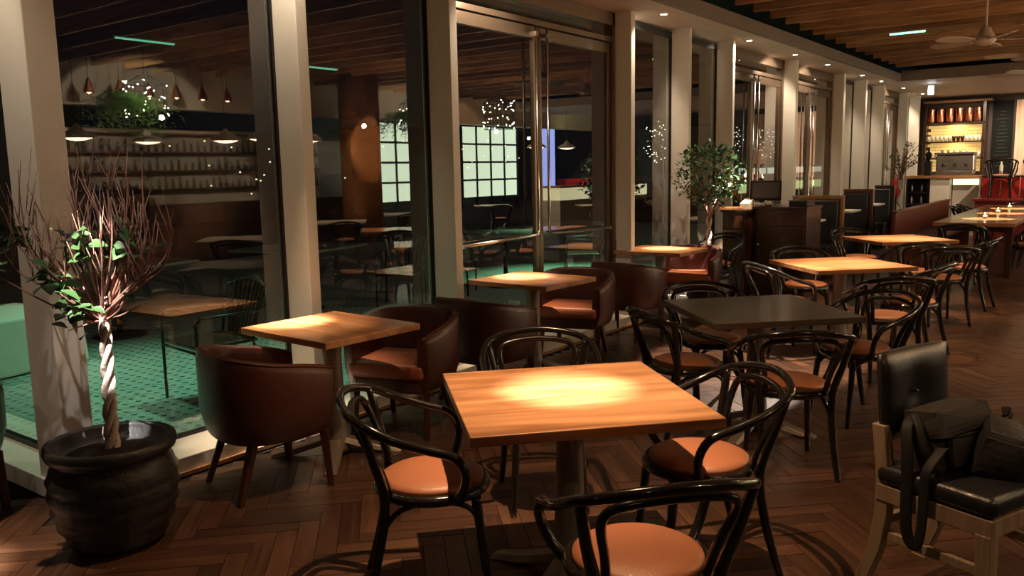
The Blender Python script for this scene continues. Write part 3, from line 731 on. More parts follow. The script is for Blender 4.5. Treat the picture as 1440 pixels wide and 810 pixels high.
# leafy tree
t2 = thing('potted_tree', 'leafy olive-like tree with a twisted spotlit trunk before the dark cabinets', 'plant', (-3.72, 8.70, 0))
pot(t2, .24, .43)
for k in range(2):
    P = []; R = []
    for i in range(30):
        u = i / 29; a = u * PI * 4.5 + k * PI
        P.append((.022 * math.cos(a), .022 * math.sin(a), .38 + u * .68)); R.append(.019 - .006 * u)
    MB().tube(P, R, 8).build('trunk', 'bark', t2)
rv = random.Random(5)
nl = 0
for k in range(26):
    a = rv.uniform(0, 2 * PI); rr = rv.uniform(.12, .40); hz = rv.uniform(1.22, 1.86)
    if hz > 1.6: rr *= .8
    e = Vector((rr * math.cos(a), rr * math.sin(a), hz)); P = [Vector((0, 0, 1.0)), Vector((e.x * .3, e.y * .3, 1.0 + (hz - 1) * .45)), e]
    MB().tube(P, [.008, .005, .002], 5, False, 4).build('branch', 'bark' if k < 8 else 'twig', t2)
    for q in range(11):
        b = P[1].lerp(e, rv.uniform(.1, 1.05)); nl += 1
        put_leaf(lm2 if q % 3 else lm3, t2, b + Vector((rv.uniform(-.04, .04), rv.uniform(-.04, .04), rv.uniform(-.04, .04))), (rv.uniform(-1, 1), rv.uniform(-1, 1), rv.uniform(-.3, 1)), rv.uniform(.9, 1.5))
fo = MB()
for k in range(760):
    a = rv.uniform(0, 2 * PI); ph = rv.uniform(-.9, 1.3); q_ = rv.uniform(.5, 1) ** .5
    b = Vector((.40 * q_ * math.cos(a) * math.cos(ph), .40 * q_ * math.sin(a) * math.cos(ph), 1.50 + .34 * q_ * math.sin(ph)))
    d = Vector((rv.uniform(-1, 1), rv.uniform(-1, 1), rv.uniform(-.4, .9))).normalized() * .075; w = d.cross(Vector((0, .3, 1))).normalized() * .016
    fo.add([b, b + d * .5 + w, b + d, b + d * .5 - w], [(0, 1, 2, 3)])
o = fo.build('foliage', 'leaf', t2); o['kind'] = 'stuff'
# far tree near the bar
t3 = thing('potted_tree', 'sparse dark tree with pale twisted trunk far along the windows near the bar', 'plant', (-3.65, 17.9, 0))
pot(t3, .24, .43)
P = [(.03 * math.cos(i * .7), .03 * math.sin(i * .7), .38 + i * .035) for i in range(26)]
MB().tube(P, .025, 6).build('trunk', 'bark', t3)
lv = MB()
for k in range(22):
    a = rv.uniform(0, 2 * PI); rr = rv.uniform(.1, .5); hz = rv.uniform(1.4, 2.05); e = Vector((rr * math.cos(a), rr * math.sin(a), hz))
    MB().tube([(0, 0, 1.2), (e.x * .3, e.y * .3, 1.3 + (hz - 1.3) * .5), e], [.012, .008, .004], 4, False, 3).build('branch', 'twig', t3)
    for q in range(10):
        b = Vector((0, 0, 1.4)).lerp(e, rv.uniform(.3, 1.05)); d = Vector((rv.uniform(-1, 1), rv.uniform(-1, 1), rv.uniform(-.4, .8))).normalized() * .09; w = d.cross(Vector((0, 0, 1))).normalized() * .02
        lv.add([b, b + d * .5 + w, b + d, b + d * .5 - w], [(0, 1, 2, 3)])
o = lv.build('foliage', 'leaf', t3); o['kind'] = 'stuff'

# ================================================================== light wooden chair with black leather, and bags
f_ = Vector((.929, -.371, 0)); wc = thing('wooden_chair', 'pale wooden chair with buttoned black leather back and seat at the right edge', 'chair', (-.42, 3.31, 0), math.atan2(-f_.x, f_.y))
o = MB().box((0, .02, .455), (.45, .44, .075)).build('seat', 'black_leather', wc, .028, None, 4)
for p in o.data.polygons: p.use_smooth = True
ap = MB(); ap.box((0, .02, .385), (.44, .43, .065)); ap.build('seat_frame', 'grey_wood', wc, .004)
for s in (-1, 1):
    MB().beam((s * .195, .205, .36), (s * .195, .215, 0), .055, .055, .045, .045).build('leg', 'grey_wood', wc, .004)
    lg = MB(); P = [(-.200, .64), (-.192, .58), (-.175, .44), (-.175, .30), (-.20, .15), (-.255, 0)]
    vs = []; fs = []
    for y_, z_ in P:
        w = .022; d = .026
        vs += [(s * .195 - w, y_ - d, z_), (s * .195 + w, y_ - d, z_), (s * .195 + w, y_ + d, z_), (s * .195 - w, y_ + d, z_)]
    for i in range(len(P) - 1):
        for q in range(4): fs.append((i * 4 + q, i * 4 + (q + 1) % 4, i * 4 + 4 + (q + 1) % 4, i * 4 + 4 + q)[::-1])
    fs.append((0, 1, 2, 3)[::-1][::-1]); fs.append((23, 22, 21, 20)[::-1])
    lg.add(vs, fs).build('leg', 'grey_wood', wc, .004)
    MB().beam((s * .195, .20, .22), (s * .195, -.18, .22), .022, .035).build('stretcher', 'grey_wood', wc, .003)
MB().beam((-.19, -.19, .26), (.19, -.19, .26), .022, .035).build('stretcher', 'grey_wood', wc, .003)
vs = []; fs = []; nx, nz = 12, 8
for side in (0, 1):
    for j in range(nz + 1):
        for i in range(nx + 1):
            u = i / nx * 2 - 1; v = j / nz * 2 - 1; e = (1 - abs(u) ** 6) * (1 - abs(v) ** 6)
            dm = math.exp(-((u * .43) ** 2 + (v * .30) ** 2) / .012) * .030
            y_ = -.185 - .03 * (v + 1) * .5 - .02 * (1 - u * u); th = .012 + .026 * e - (dm if True else 0)
            vs.append((u * .205, y_ + (th if side else -th), .735 + v * .165))
n1 = (nx + 1) * (nz + 1)
for j in range(nz):
    for i in range(nx):
        a = j * (nx + 1) + i; q = (a, a + 1, a + nx + 2, a + nx + 1); fs.append(q); fs.append(tuple(n1 + k for k in q[::-1]))
for j in range(nz): 
    a, b = j * (nx + 1), (j + 1) * (nx + 1); fs.append((a, b, n1 + b, n1 + a)); a += nx; b += nx; fs.append((b, a, n1 + a, n1 + b))
for i in range(nx):
    a, b = i, i + 1; fs.append((b, a, n1 + a, n1 + b)); a += nz * (nx + 1); b += nz * (nx + 1); fs.append((a, b, n1 + b, n1 + a))
bk = MB().add(vs, fs, True).build('backrest', 'black_leather', wc)
for yy in (-.185 - .015 - .02 - .022, -.185 - .015 - .02 + .022):
    MB().lathe([(.016, 0), (.014, .006), (.004, .009)], (0, yy, .735), 12).build('button', 'black_leather', bk)
# shoulder bag leaning on the back
def soft_box(mb, c, d, rz=0, tilt=0, n=6, e=3.2, wob=.008, seed=1):
    r_ = random.Random(seed); R_ = Matrix.Rotation(rz, 3, 'Z') @ Matrix.Rotation(tilt, 3, 'X'); vs = []; idx = {}; fs = []
    m = 12; k = 8
    for j in range(k + 1):
        ph = -PI / 2 + PI * j / k
        for i in range(m):
            th = 2 * PI * i / m
            s_ = lambda v: math.copysign(abs(v) ** (2 / e), v)
            v = Vector((d[0] / 2 * s_(math.cos(ph)) * s_(math.cos(th)), d[1] / 2 * s_(math.cos(ph)) * s_(math.sin(th)), d[2] / 2 * s_(math.sin(ph))))
            v += Vector([r_.uniform(-wob, wob) for _ in range(3)]) if 0 < j < k else Vector()
            vs.append(R_ @ v + Vector(c))
    for j in range(k):
        for i in range(m): fs.append((j * m + i, j * m + (i + 1) % m, (j + 1) * m + (i + 1) % m, (j + 1) * m + i))
    return mb.add(vs, fs, True)
ang = wc.rotation_euler.z
def wpos(x, y, z): return (Matrix.Rotation(ang, 3, 'Z') @ Vector((x, y, z))) + Vector((-.42, 3.31, 0))
b1 = thing('shoulder_bag', 'dark woven shoulder bag leaning against the back of the pale wooden chair', 'bag', wpos(-.01, -.075, .494), ang)
def rough(o, amt, seed):
    r_ = random.Random(seed)
    for v in o.data.vertices: v.co += Vector([r_.uniform(-amt, amt) for _ in range(3)])
def gbox(c, d, rot, n=5, taper=.9, puff=.012):
    """box with a grid on each face, slightly swollen and tapered upwards"""
    mb = MB()
    for ax in range(3):
        for sg in (-1, 1):
            a, b = (ax + 1) % 3, (ax + 2) % 3; vs = []; fs = []
            for j in range(n + 1):
                for i in range(n + 1):
                    u, v = i / n * 2 - 1, j / n * 2 - 1; p = [0, 0, 0]; p[ax] = sg; p[a] = u; p[b] = v
                    k = 1 - (1 - taper) * (p[2] + 1) / 2; bul = puff * (1 - u * u) * (1 - v * v) * sg
                    q = Vector((p[0] * d[0] / 2 * k, p[1] * d[1] / 2 * k, p[2] * d[2] / 2)); q[ax] += bul
                    vs.append(rot @ q + Vector(c))
            for j in range(n):
                for i in range(n):
                    f = (j * (n + 1) + i, j * (n + 1) + i + 1, (j + 1) * (n + 1) + i + 1, (j + 1) * (n + 1) + i); fs.append(f if sg > 0 else f[::-1])
            mb.add(vs, fs, False)
    return mb
Rt = Matrix.Rotation(.16, 3, 'X')
MB_ = gbox((0, .0, .105), (.33, .13, .21), Rt, 5, .92, .014); MB_.build('bag_body', 'bag', b1)
gbox((0, .030, .165), (.335, .115, .085), Matrix.Rotation(.30, 3, 'X'), 5, .86, .012).build('flap', 'bag', b1)
gbox((.02, .088, .075), (.20, .03, .10), Rt, 4, .95, .008).build('front_pocket', 'bag', b1)
MB().tube([(-.15, .085, .135), (-.05, .096, .13), (.05, .096, .13), (.15, .085, .135)], .004, 6, False, 4).build('zip', 'strap', b1)
MB().tube([(.15, -.03, .19), (.21, -.02, .165), (.236, .0, .08), (.243, .01, -.05), (.247, .015, -.18), (.243, .03, -.245), (.240, .055, -.25), (.244, .072, -.18), (.243, .075, -.04), (.238, .078, .03), (.20, .085, .075), (.15, .08, .10)], .021, 8, False, 6, .16).build('strap', 'strap', b1)
MB().tube([(.17, -.02, .20), (.20, .02, .17), (.21, .05, .10), (.19, .07, .04), (.16, .09, .01)], .016, 8, False, 5, .3).build('strap', 'strap', b1)
b2 = thing('camera_bag', 'small black camera bag lying on the seat of the pale wooden chair', 'bag', wpos(-.085, .095, .494), ang + .55)
Rb = Matrix.Rotation(-.22, 3, 'X') @ Matrix.Rotation(.12, 3, 'Y')
gbox((0, 0, .075), (.25, .17, .135), Rb, 5, .82, .018).build('bag_body', 'bag_black', b2)
gbox((0, .01, .140), (.215, .145, .035), Rb, 4, .80, .010).build('lid', 'bag_black', b2)
gbox((.06, .095, .06), (.10, .035, .08), Rb, 3, .9, .008).build('side_pocket', 'bag_black', b2)
MB().tube([(-.11, .0, .13), (-.145, .01, .165), (-.13, .03, .18), (-.10, .02, .15)], .007, 6, False, 4).build('buckle', 'strap', b2)
MB().beam((-.13, .02, .165), (-.155, .015, .19), .03, .012).build('clip', 'strap', b2)
MB().tube([(.02, .10, .135), (.10, .125, .12), (.135, .09, .06), (.12, .06, .02)], .0022, 6, False, 5).build('cord', 'cord', b2)
MB().tube([(-.10, -.02, .02), (-.15, -.04, .010), (-.19, .03, .010), (-.13, .09, .010)], .013, 8, False, 5, .2).build('strap', 'strap', b2)

# ================================================================== service cabinets and what stands on them
def cabinet(label, x0, x1, y0, y1, h, knob):
    t = thing('service_cabinet', label, 'cabinet', ((x0 + x1) / 2, (y0 + y1) / 2, 0)); w, d = x1 - x0, y1 - y0
    MB().span((-w / 2, -d / 2 + .02, 0), (w / 2, d / 2, h - .03)).build('body', 'dark_wood', t, .003)
    MB().span((-w / 2 - .015, -d / 2 - .015, h - .03), (w / 2 + .015, d / 2 + .01, h)).build('worktop', 'dark_wood', t, .005)
    dr = MB().span((-w / 2 + .02, -d / 2, .1), (w / 2 - .02, -d / 2 + .02, h - .25)).build('door', 'dark_wood', t, .004)
    MB().lathe([(.006, 0), (.006, .015), (.014, .022), (.010, .03)], seg=12).build('knob', 'steel', dr)
    k = dr.children[0]; k.location = (knob * (w / 2 - .07), -d / 2, h * .58); k.rotation_euler = (PI / 2, 0, 0)
    d2 = MB().span((-w / 2 + .02, -d / 2, h - .23), (w / 2 - .02, -d / 2 + .02, h - .05)).build('drawer', 'dark_wood', t, .004)
    for z in (.28, .5): pass
    MB().span((-w / 2 + .06, -d / 2 - .006, .16), (w / 2 - .06, -d / 2, h - .31)).build('panel', 'dark_wood', t, .006)
    return t
cabinet('narrow dark wooden service cabinet behind the leafy potted tree', -3.985, -3.70, 9.72, 10.25, 1.07, 1)
cabinet('wide dark wooden service cabinet under the tilted till screen', -3.68, -3.04, 9.95, 10.55, 1.10, -1)
m_ = thing('till_monitor', 'tilted black touch screen till on the wide dark cabinet', 'monitor', (-3.60, 10.15, 1.10), .28)
sc_ = MB(); Rm = Matrix.Rotation(-.30, 3, 'X')
sc_.box((0, 0, .19), (.37, .035, .25), Rm).build('screen_housing', 'plastic', m_, .008)
MB().box(Vector((0, 0, .19)) + Rm @ Vector((0, -.0185, .0)), (.32, .003, .20), Rm).build('screen', 'screen', m_)
MB().box((0, .04, .06), (.15, .12, .12)).build('stand', 'plastic', m_, .01)
t = thing('tissue', 'crumpled pale napkin left on the wide dark cabinet beside the till', 'napkin', (-3.60, 10.00, 1.10), 0)
for s_, (dx, dy) in enumerate(((0, 0), (.07, .03), (-.07, .02))):
    soft_box(MB(), (dx, dy, .022 + .018 * (s_ == 1)), (.11, .07, .05), s_, .2, wob=.012, seed=s_ + 20, e=2).build('fold', 'white', t)
t = tag(MB().box((-3.90, 9.78, 1.085), (.20, .26, .03)).build('wooden_tray', 'mid_wood', None, .005), 'small lit wooden tray on the narrow dark cabinet', 'tray')
t = tag(MB().box((-3.78, 10.02, 1.12), (.12, .2, .10), Matrix.Rotation(.3, 3, 'X')).build('menu_stack', 'white', None, .004), 'stack of pale menus propped behind the tray by the till', 'menus')
t = thing('card_box', 'low dark box on the wide cabinet right of the till', 'box', (-3.17, 10.2, 1.10), 0)
MB().box((0, 0, .03), (.22, .3, .06)).build('box_body', 'plastic', t, .006); MB().box((0, 0, .068), (.23, .31, .012)).build('lid', 'dark_wood', t, .004)
# dark chair by the first cabinet
copy_tree(c0, (-3.93, 9.36, 0), 2.9, 'black bentwood armchair between the leafy tree and the window column')

# ================================================================== booths
def booth(label, xr, y, h, fr):
    t = thing('booth_bench', label, 'booth', ((xr - 3.98) / 2, y, 0), 0, 'black leather booth benches along the windows'); w = xr + 3.98
    f = MB().span((-w / 2, 0, h - .05), (w / 2, .07, h)).span((w / 2 - .05, 0, 0), (w / 2, .07, h - .05)).span((-w / 2, .02, 0), (w / 2 - .05, .07, h - .05))
    f.build('wood_frame', fr, t, .004)
    o = MB().span((-w / 2 + .01, -.07, .47), (w / 2 - .06, .02, h - .07)).build('backrest', 'black_leather', t, .022, None, 3)
    MB().span((-w / 2 + .01, -.52, .36), (w / 2 - .06, -.05, .47)).build('seat', 'black_leather', t, .02, None, 3)
    MB().span((-w / 2 + .01, -.50, 0), (w / 2 - .06, -.02, .36)).build('plinth', 'dark_wood', t, .003)
    return t
booth('nearest booth bench with black padded back in a light wooden frame', -3.25, 12.35, 1.15, 'mid_wood')
booth('second booth bench with black padded back and dark red frame', -3.50, 15.1, 1.16, 'red_wood')
booth('farthest booth bench with black padded back behind the others', -3.62, 17.3, 1.17, 'dark_wood')
for k, (xr, y, lab) in enumerate(((-3.34, 11.55, 'small pale topped table in front of the nearest booth bench'), (-3.52, 14.2, 'small pale topped table in front of the second booth bench'), (-3.66, 16.5, 'small pale topped table in front of the farthest booth bench'))):
    t = thing('booth_table', lab, 'table', ((xr - 3.95) / 2, y, 0), 0, 'small booth tables')
    MB().box((0, 0, .83), (xr + 3.93, .62, .03)).build('tabletop', 'white', t, .004)
    MB().tube([(0, 0, .02), (0, 0, .815)], .035, 10).build('pedestal', 'black_metal', t); MB().box((0, 0, .012), (.4, .4, .024)).build('base', 'black_metal', t, .004)
    lamp('SPOT', ((xr - 3.97) / 2 + .1, y - .1, 3.1), ((xr - 3.97) / 2, y, .8), 60, CRM, .01, 22, .5)

# ================================================================== long table, pew, candles
t = thing('long_table', 'long brown shared table at the right with three pools of light', 'table', (-1.68, 15.55, 0))
MB().box((0, 0, .735), (1.0, 5.3, .05)).build('tabletop', 'table_wood', t, .005)
for sx_ in (-1, 1):
    for sy_ in (-1, 1): MB().box((sx_ * .42, sy_ * 2.45, .355), (.08, .08, .71)).build('leg', 'dark_wood', t, .004)
MB().box((0, 0, .67), (.84, 4.9, .08)).build('apron', 'dark_wood', t, .003)
t = thing('pew_bench', 'high-backed red-brown wooden bench along the long shared table', 'bench', (-2.62, 14.7, 0))
MB().box((0, 0, .45), (.06, 4.3, .90)).build('backrest', 'red_wood', t, .006); MB().box((.20, 0, .44), (.38, 4.3, .04)).build('seat', 'red_wood', t, .005)
for sy_ in (-1, 1): MB().box((.18, sy_ * 2.12, .30), (.40, .05, .60)).build('end_panel', 'red_wood', t, .01)
MB().box((0, 0, .91), (.09, 4.34, .03)).build('top_rail', 'red_wood', t, .006)
for k, y in enumerate((13.9, 15.4, 17.0)):
    t = thing('candle_glass', ['nearest', 'middle', 'farthest'][k] + ' glass candle holder standing on the long shared table', 'candle', (-1.66, y, .76), 0, 'candle glasses on the long table')
    MB().lathe([(.036, 0), (.040, .01), (.042, .12), (.038, .12), (.036, .012)], seg=16, cap=False).build('glass', 'glass_thin', t)
    MB().lathe([(.030, .006), (.030, .05), (.006, .052)], seg=12).build('wax', 'white', t)
    MB().lathe([(.002, .055), (.009, .068), (.004, .085), (.001, .095)], seg=8).build('flame', 'flame', t)
LC = [((-1.05, 13.3), PI / 2, 'black bentwood armchair at the near right side of the long table'), ((-1.05, 14.6), PI / 2, 'black bentwood armchair along the right side of the long table'),
      ((-2.30, 17.2), -PI / 2, 'black bentwood armchair on the window side of the long table, far half'), ((-2.30, 17.95), -PI / 2, 'black bentwood armchair at the far window side corner of the long table'), ((-1.62, 18.55), PI, 'black bentwood armchair at the far head of the long table'),
      ((-1.72, 12.45), 0, 'black bentwood armchair at the near head of the long table')]
for p, rz, lab in LC: copy_tree(c0, (p[0], p[1], 0), rz, lab)

# ================================================================== bar end
bar = thing('bar_counter', 'bar counter with wooden top and white pillar at the far end', 'counter', (-3.2, 20.1, 0))
MB().span((-.80, -.10, 1.24), (.66, .55, 1.30)).build('worktop', 'mid_wood', bar, .006)
MB().span((.12, .15, 0), (.62, .50, .62)).span((.12, .25, .62), (.62, .50, 1.24)).build('front_panel', 'white', bar, .004)
MB().span((.12, .245, 1.10), (.62, .25, 1.22)).build('light_strip_panel', 'counter_glow', bar)
MB().span((-.28, -.05, 0), (.10, .45, 1.24)).build('pillar', 'white', bar, .006)
rk = MB().span((-.78, .05, 0), (-.74, .5, 1.24)).span((-.34, .05, 0), (-.30, .5, 1.24)).span((-.74, .45, 0), (-.34, .5, 1.24))
for z in (.05, .35, .65, .92): rk.span((-.74, .05, z), (-.34, .45, z + .03))
rk.build('open_rack', 'black_metal', bar)
n_ = 0
for z in (.38, .68, .95):
    for q in range(4):
        b = thing('bottle', '%s bottle from the left on the %s level of the open bar rack' % (ORD[q], {.38: 'lowest', .68: 'middle', .95: 'top'}[z]), 'bottle', (-3.2 - .68 + q * .1, 20.28, z), 0, 'bottles in the open bar rack')
        MB().lathe([(.032, 0), (.034, .01), (.034, .13), (.012, .17), (.012, .21)], seg=10).build('glass_body', 'glass_thin' if q % 2 else 'steel', b)
# espresso machine
t = thing('espresso_machine', 'chrome espresso machine on the far bar counter before the lit shelves', 'coffee machine', (-3.05, 20.35, 1.30), 0)
MB().box((0, 0, .06), (.72, .42, .08)).build('drip_tray', 'steel', t, .01); MB().box((0, .06, .27), (.74, .34, .36)).build('body', 'steel', t, .03, None, 3)
MB().box((0, 0, .47), (.76, .44, .05)).build('cup_rail', 'steel', t, .01)
for k in range(3):
    g = MB().lathe([(.03, 0), (.035, .05)], (-.22 + k * .22, -.13, .2), 12); g.beam((-.22 + k * .22, -.15, .21), (-.22 + k * .22, -.27, .19), .02, .02); g.build('group_head', 'black_metal', t)
for k in range(5): tag(MB().lathe([(.025, 0), (.035, .05), (.031, .05), (.022, .004)], (-3.32 + k * .12, 20.35, 1.796), 12).build('coffee_cup', 'ceramic', None), '%s white cup from the left on top of the espresso machine' % ORD[k], 'cup', 'cups on the espresso machine')
t = thing('coffee_grinder', 'tall black coffee grinder left of the espresso machine', 'grinder', (-3.58, 20.3, 1.30))
MB().box((0, 0, .16), (.14, .18, .32)).build('body', 'plastic', t, .01); MB().lathe([(.03, .32), (.07, .46), (.07, .48), (.02, .52), (.02, .56)], seg=14).build('hopper', 'plastic', t)

# shelves on the end wall
su = thing('shelf_unit', 'tall backlit shelf unit of pale cups and copper drums on the end wall', 'shelves', (-3.42, 22.7, 0))
SX0, SX1 = -.70, .62
MB().span((SX0, .22, .9), (SX1, .30, 3.04)).build('back_panel', 'dark_wall', su)
MB().span((SX0 - .05, -.06, 3.00), (SX1 + .10, .30, 3.06)).build('cornice', 'mid_wood', su, .006)
for x in (SX0, SX1 - .05): MB().span((x - .03, -.02, .9), (x + .04, .22, 3.0)).build('upright', 'dark_wood', su, .004)
for z in (2.50, 2.05, 1.66): MB().span((SX0, -.02, z), (SX1, .22, z + .035)).build('shelf', 'dark_wood', su, .003)
nb = 0
for j in range(15):
    for i in range(10):
        z = 1.36 + j * .075; x = SX0 + .05 + i * .119 + (.06 if j % 2 else 0)
        if x + .11 > SX1 - .02 or z > 2.45: continue
        if any(abs(z + .03 - q - .018) < .03 for q in (2.05, 1.66)): pass
        MB().box((x + .055, .205, z + .033), (.113, .03, .068)).build('brick', 'shelf_glow', su)
for k in range(6):
    t = thing('copper_drum', '%s polished copper drum from the left on the top end wall shelf' % ORD[k], 'drum', (-3.42 + SX0 + .12 + k * .205, 22.8, 2.535), 0, 'copper drums on the top shelf')
    MB().lathe([(.085, 0), (.09, .02), (.09, .33), (.085, .35), (.03, .36)], seg=20).build('drum_body', 'copper', t)
    MB().lathe([(.093, .30), (.093, .315)], seg=20, cap=False).build('band', 'steel', t)
cup0 = None
for z in (2.085, 1.695):
    for k in range(13):
        p = (-3.42 + SX0 + .09 + k * .092, 22.76, z)
        o = tag(MB().lathe([(.028, 0), (.044, .08), (.046, .13), (.042, .13), (.026, .006)], p, 12).build('cup', 'ceramic' if k not in (6, 7, 8) else 'dark_wood', None), '%s %s cup from the left on the %s backlit end wall shelf' % (ORD[k], 'white' if k not in (6, 7, 8) else 'dark', 'upper' if z > 2 else 'lower'), 'cup', 'cups on the %s backlit shelf' % ('upper' if z > 2 else 'lower'))
for z in (2.45, 2.02): lamp('AREA', (-3.42, 22.7, z), (-3.42, 22.85, z - .4), 5, (1, .75, .35), .3)
# chalkboard
cb = thing('chalkboard_menu', 'tall black chalkboard with faint chalk lines on the end wall', 'chalkboard', (-2.48, 22.945, 0))
MB().span((-.22, 0, 1.1), (.20, .04, 3.0)).build('board', 'chalkboard', cb, .004)
for k in range(16):
    w = random.uniform(.06, .15); MB().box((random.uniform(-.02, .0), -.003, 2.75 - k * .085), (w * 2, .004, .012)).build('chalk_line', 'chalk', cb)
# curtain
vs = []; fs = []; n = 60
for i in range(n + 1):
    u = i / n; x = -2.22 + u * 2.2; yv = 22.9 + .035 * math.sin(u * 95) + .02 * math.sin(u * 31)
    vs += [(x, yv, .05), (x, yv, 3.0), (x, yv + .01, 3.0), (x, yv + .01, .05)]
for i in range(n):
    for k in range(4): fs.append((i * 4 + k, i * 4 + 4 + k, i * 4 + 4 + (k + 1) % 4, i * 4 + (k + 1) % 4))
cu = tag(MB().add(vs, fs, True).build('curtain', 'curtain', None), 'pale pleated curtain right of the chalkboard on the end wall', 'curtain')
# red fronted platform with bentwood stools
rp = thing('red_platform', 'red panelled counter at the far right with chairs standing on it', 'counter', (-1.4, 18.9, 0))
MB().span((-1.05, 0, 0), (2.2, 1.2, .80)).build('plinth', 'red_paint2', rp, .006)
MB().span((-1.10, -.04, .80), (2.2, 1.2, .85)).build('ledge', 'red_paint2', rp, .006)
for k in range(9): MB().span((-1.02 + k * .34, .62, .85), (-1.02 + k * .34 + .325, .66, 1.27)).build('panel', 'red_paint', rp, .006)
MB().span((-1.05, .60, 1.27), (2.2, 1.2, 1.30)).build('counter_top', 'dark_wood', rp, .006)
ra = copy_tree(c0, (-2.06, 19.22, .85), .1, 'black bentwood armchair standing on the red counter, left of its pair', group='armchairs on the red counter')
rb = copy_tree(c0, (-1.36, 19.22, .85), -.3, 'black bentwood armchair standing on the red counter, at the right edge', group='armchairs on the red counter')
t = thing('bottle', 'pale bottle standing on the seat of the chair on the red counter', 'bottle', (-2.06, 19.2, 1.336)); MB().lathe([(.03, 0), (.032, .01), (.032, .16), (.012, .21), (.012, .26)], seg=12).build('bottle_body', 'ceramic', t)
for k in range(4):
    t = tag(MB().lathe([(.05, 0), (.07, .05), (.05, .10), (.01, .12)], (-1.62 + k * .22, 19.75, 1.30), 12).build('lamp_bowl', 'shade_glow' if k % 2 == 0 else 'red_paint', None), ['glowing bowl lamp behind the left chair on the red counter', 'red bowl between the glowing bowl lamps on the red counter', 'glowing bowl lamp behind the right chair on the red counter', 'red bowl at the right end of the red counter'][k], 'bowl', ['glowing bowls on the red counter', 'red bowls on the red counter'][k % 2])
# exit sign
ex = thing('exit_sign', 'small bright white sign hanging from the lowered ceiling by the bar', 'sign', (-3.30, 18.6, 3.15))
MB().tube([(0, 0, 0), (0, 0, -.05)], .008, 6).build('stem', 'steel', ex); MB().box((0, 0, -.135), (.10, .03, .17)).build('light_box', 'exit_glow', ex, .004)
# fire extinguisher
fe = thing('fire_extinguisher', 'red fire extinguisher beside the farthest booth by the window column', 'extinguisher', (-3.86, 18.6, 0))
MB().lathe([(.07, .9), (.085, .92), (.085, 1.22), (.05, 1.28), (.02, 1.31)], seg=16).build('cylinder', 'red_paint', fe)
MB().tube([(0, 0, 1.3), (.06, 0, 1.36), (.11, 0, 1.30), (.10, 0, 1.05)], .010, 6, False, 4).build('hose', 'black_metal', fe)
MB().lathe([(.12, 0), (.12, .02), (.02, .04), (.02, .9)], seg=14).build('stand', 'black_metal', fe)

# ================================================================== ceiling fans and green tube
def fan_(label, loc, rz):
    t = thing('ceiling_fan', label, 'fan', loc, rz, 'ceiling fans under the timber boards')
    MB().tube([(0, 0, .08), (0, 0, .62)], .014, 8).build('rod', 'fan_paint', t)
    MB().lathe([(.02, .10), (.05, .09), (.075, .03), (.10, 0), (.11, -.05), (.07, -.09), (.03, -.10)], seg=20).build('motor', 'fan_paint', t)
    for k in range(5):
        a = k * 2 * PI / 5; Rz = Matrix.Rotation(a, 3, 'Z'); vs = []; fs = []; n = 8
        for i in range(n + 1):
            u = i / n; r_ = .16 + u * .46; w = .035 + .045 * math.sin(PI * (u * .75 + .1)); 
            if u > .92: w *= .6
            for q, zz in ((-1, 0), (1, 0), (1, .01), (-1, .01)): vs.append(Rz @ Vector((r_, q * w, -.05 + q * w * .2 + zz)))
        for i in range(n):
            for k2 in range(4): fs.append((i * 4 + k2, i * 4 + (k2 + 1) % 4, i * 4 + 4 + (k2 + 1) % 4, i * 4 + 4 + k2))
        fs.append((3, 2, 1, 0)); fs.append((n * 4, n * 4 + 1, n * 4 + 2, n * 4 + 3))
        MB().add(vs, fs).build('blade', 'fan_paint', t)
        MB().beam(Rz @ Vector((.09, 0, -.04)), Rz @ Vector((.22, 0, -.045)), .03, .008).build('blade_arm', 'steel', t)
    return t
f1 = fan_('nearest pale ceiling fan hanging from the timber boards at upper right', (-1.38, 10.7, 2.96), .25)
copy_tree(f1, (-1.0, 12.6, 2.96), .9, 'second ceiling fan, cut by the right edge of the view')
copy_tree(f1, (-1.30, 15.2, 2.96), .5, 'farthest ceiling fan, above the long shared table')
for k, (x, y, lab) in enumerate(((-2.54, 12.48, 'slim green tube added for the green streak of light on the timber ceiling boards'), (1.6, 6.04, 'slim green glowing tube on the ceiling, seen only mirrored in the glass'), (2.2, 9.4, 'second slim green tube on the ceiling, seen only mirrored in the glass'))):  # first tube is added to imitate a green streak of light on a board
    t = thing('green_tube', lab, 'lamp', (x, y, 3.33), 0)
    MB().tube([(-.22, 0, 0), (.22, 0, 0)] if k == 0 else [(0, -.4, 0), (0, .4, 0)], .012, 8).build('tube', 'green_glow', t)
    MB().box((0, 0, .018), (.46, .03, .015) if k == 0 else (.03, .84, .015)).build('housing', 'white', t)

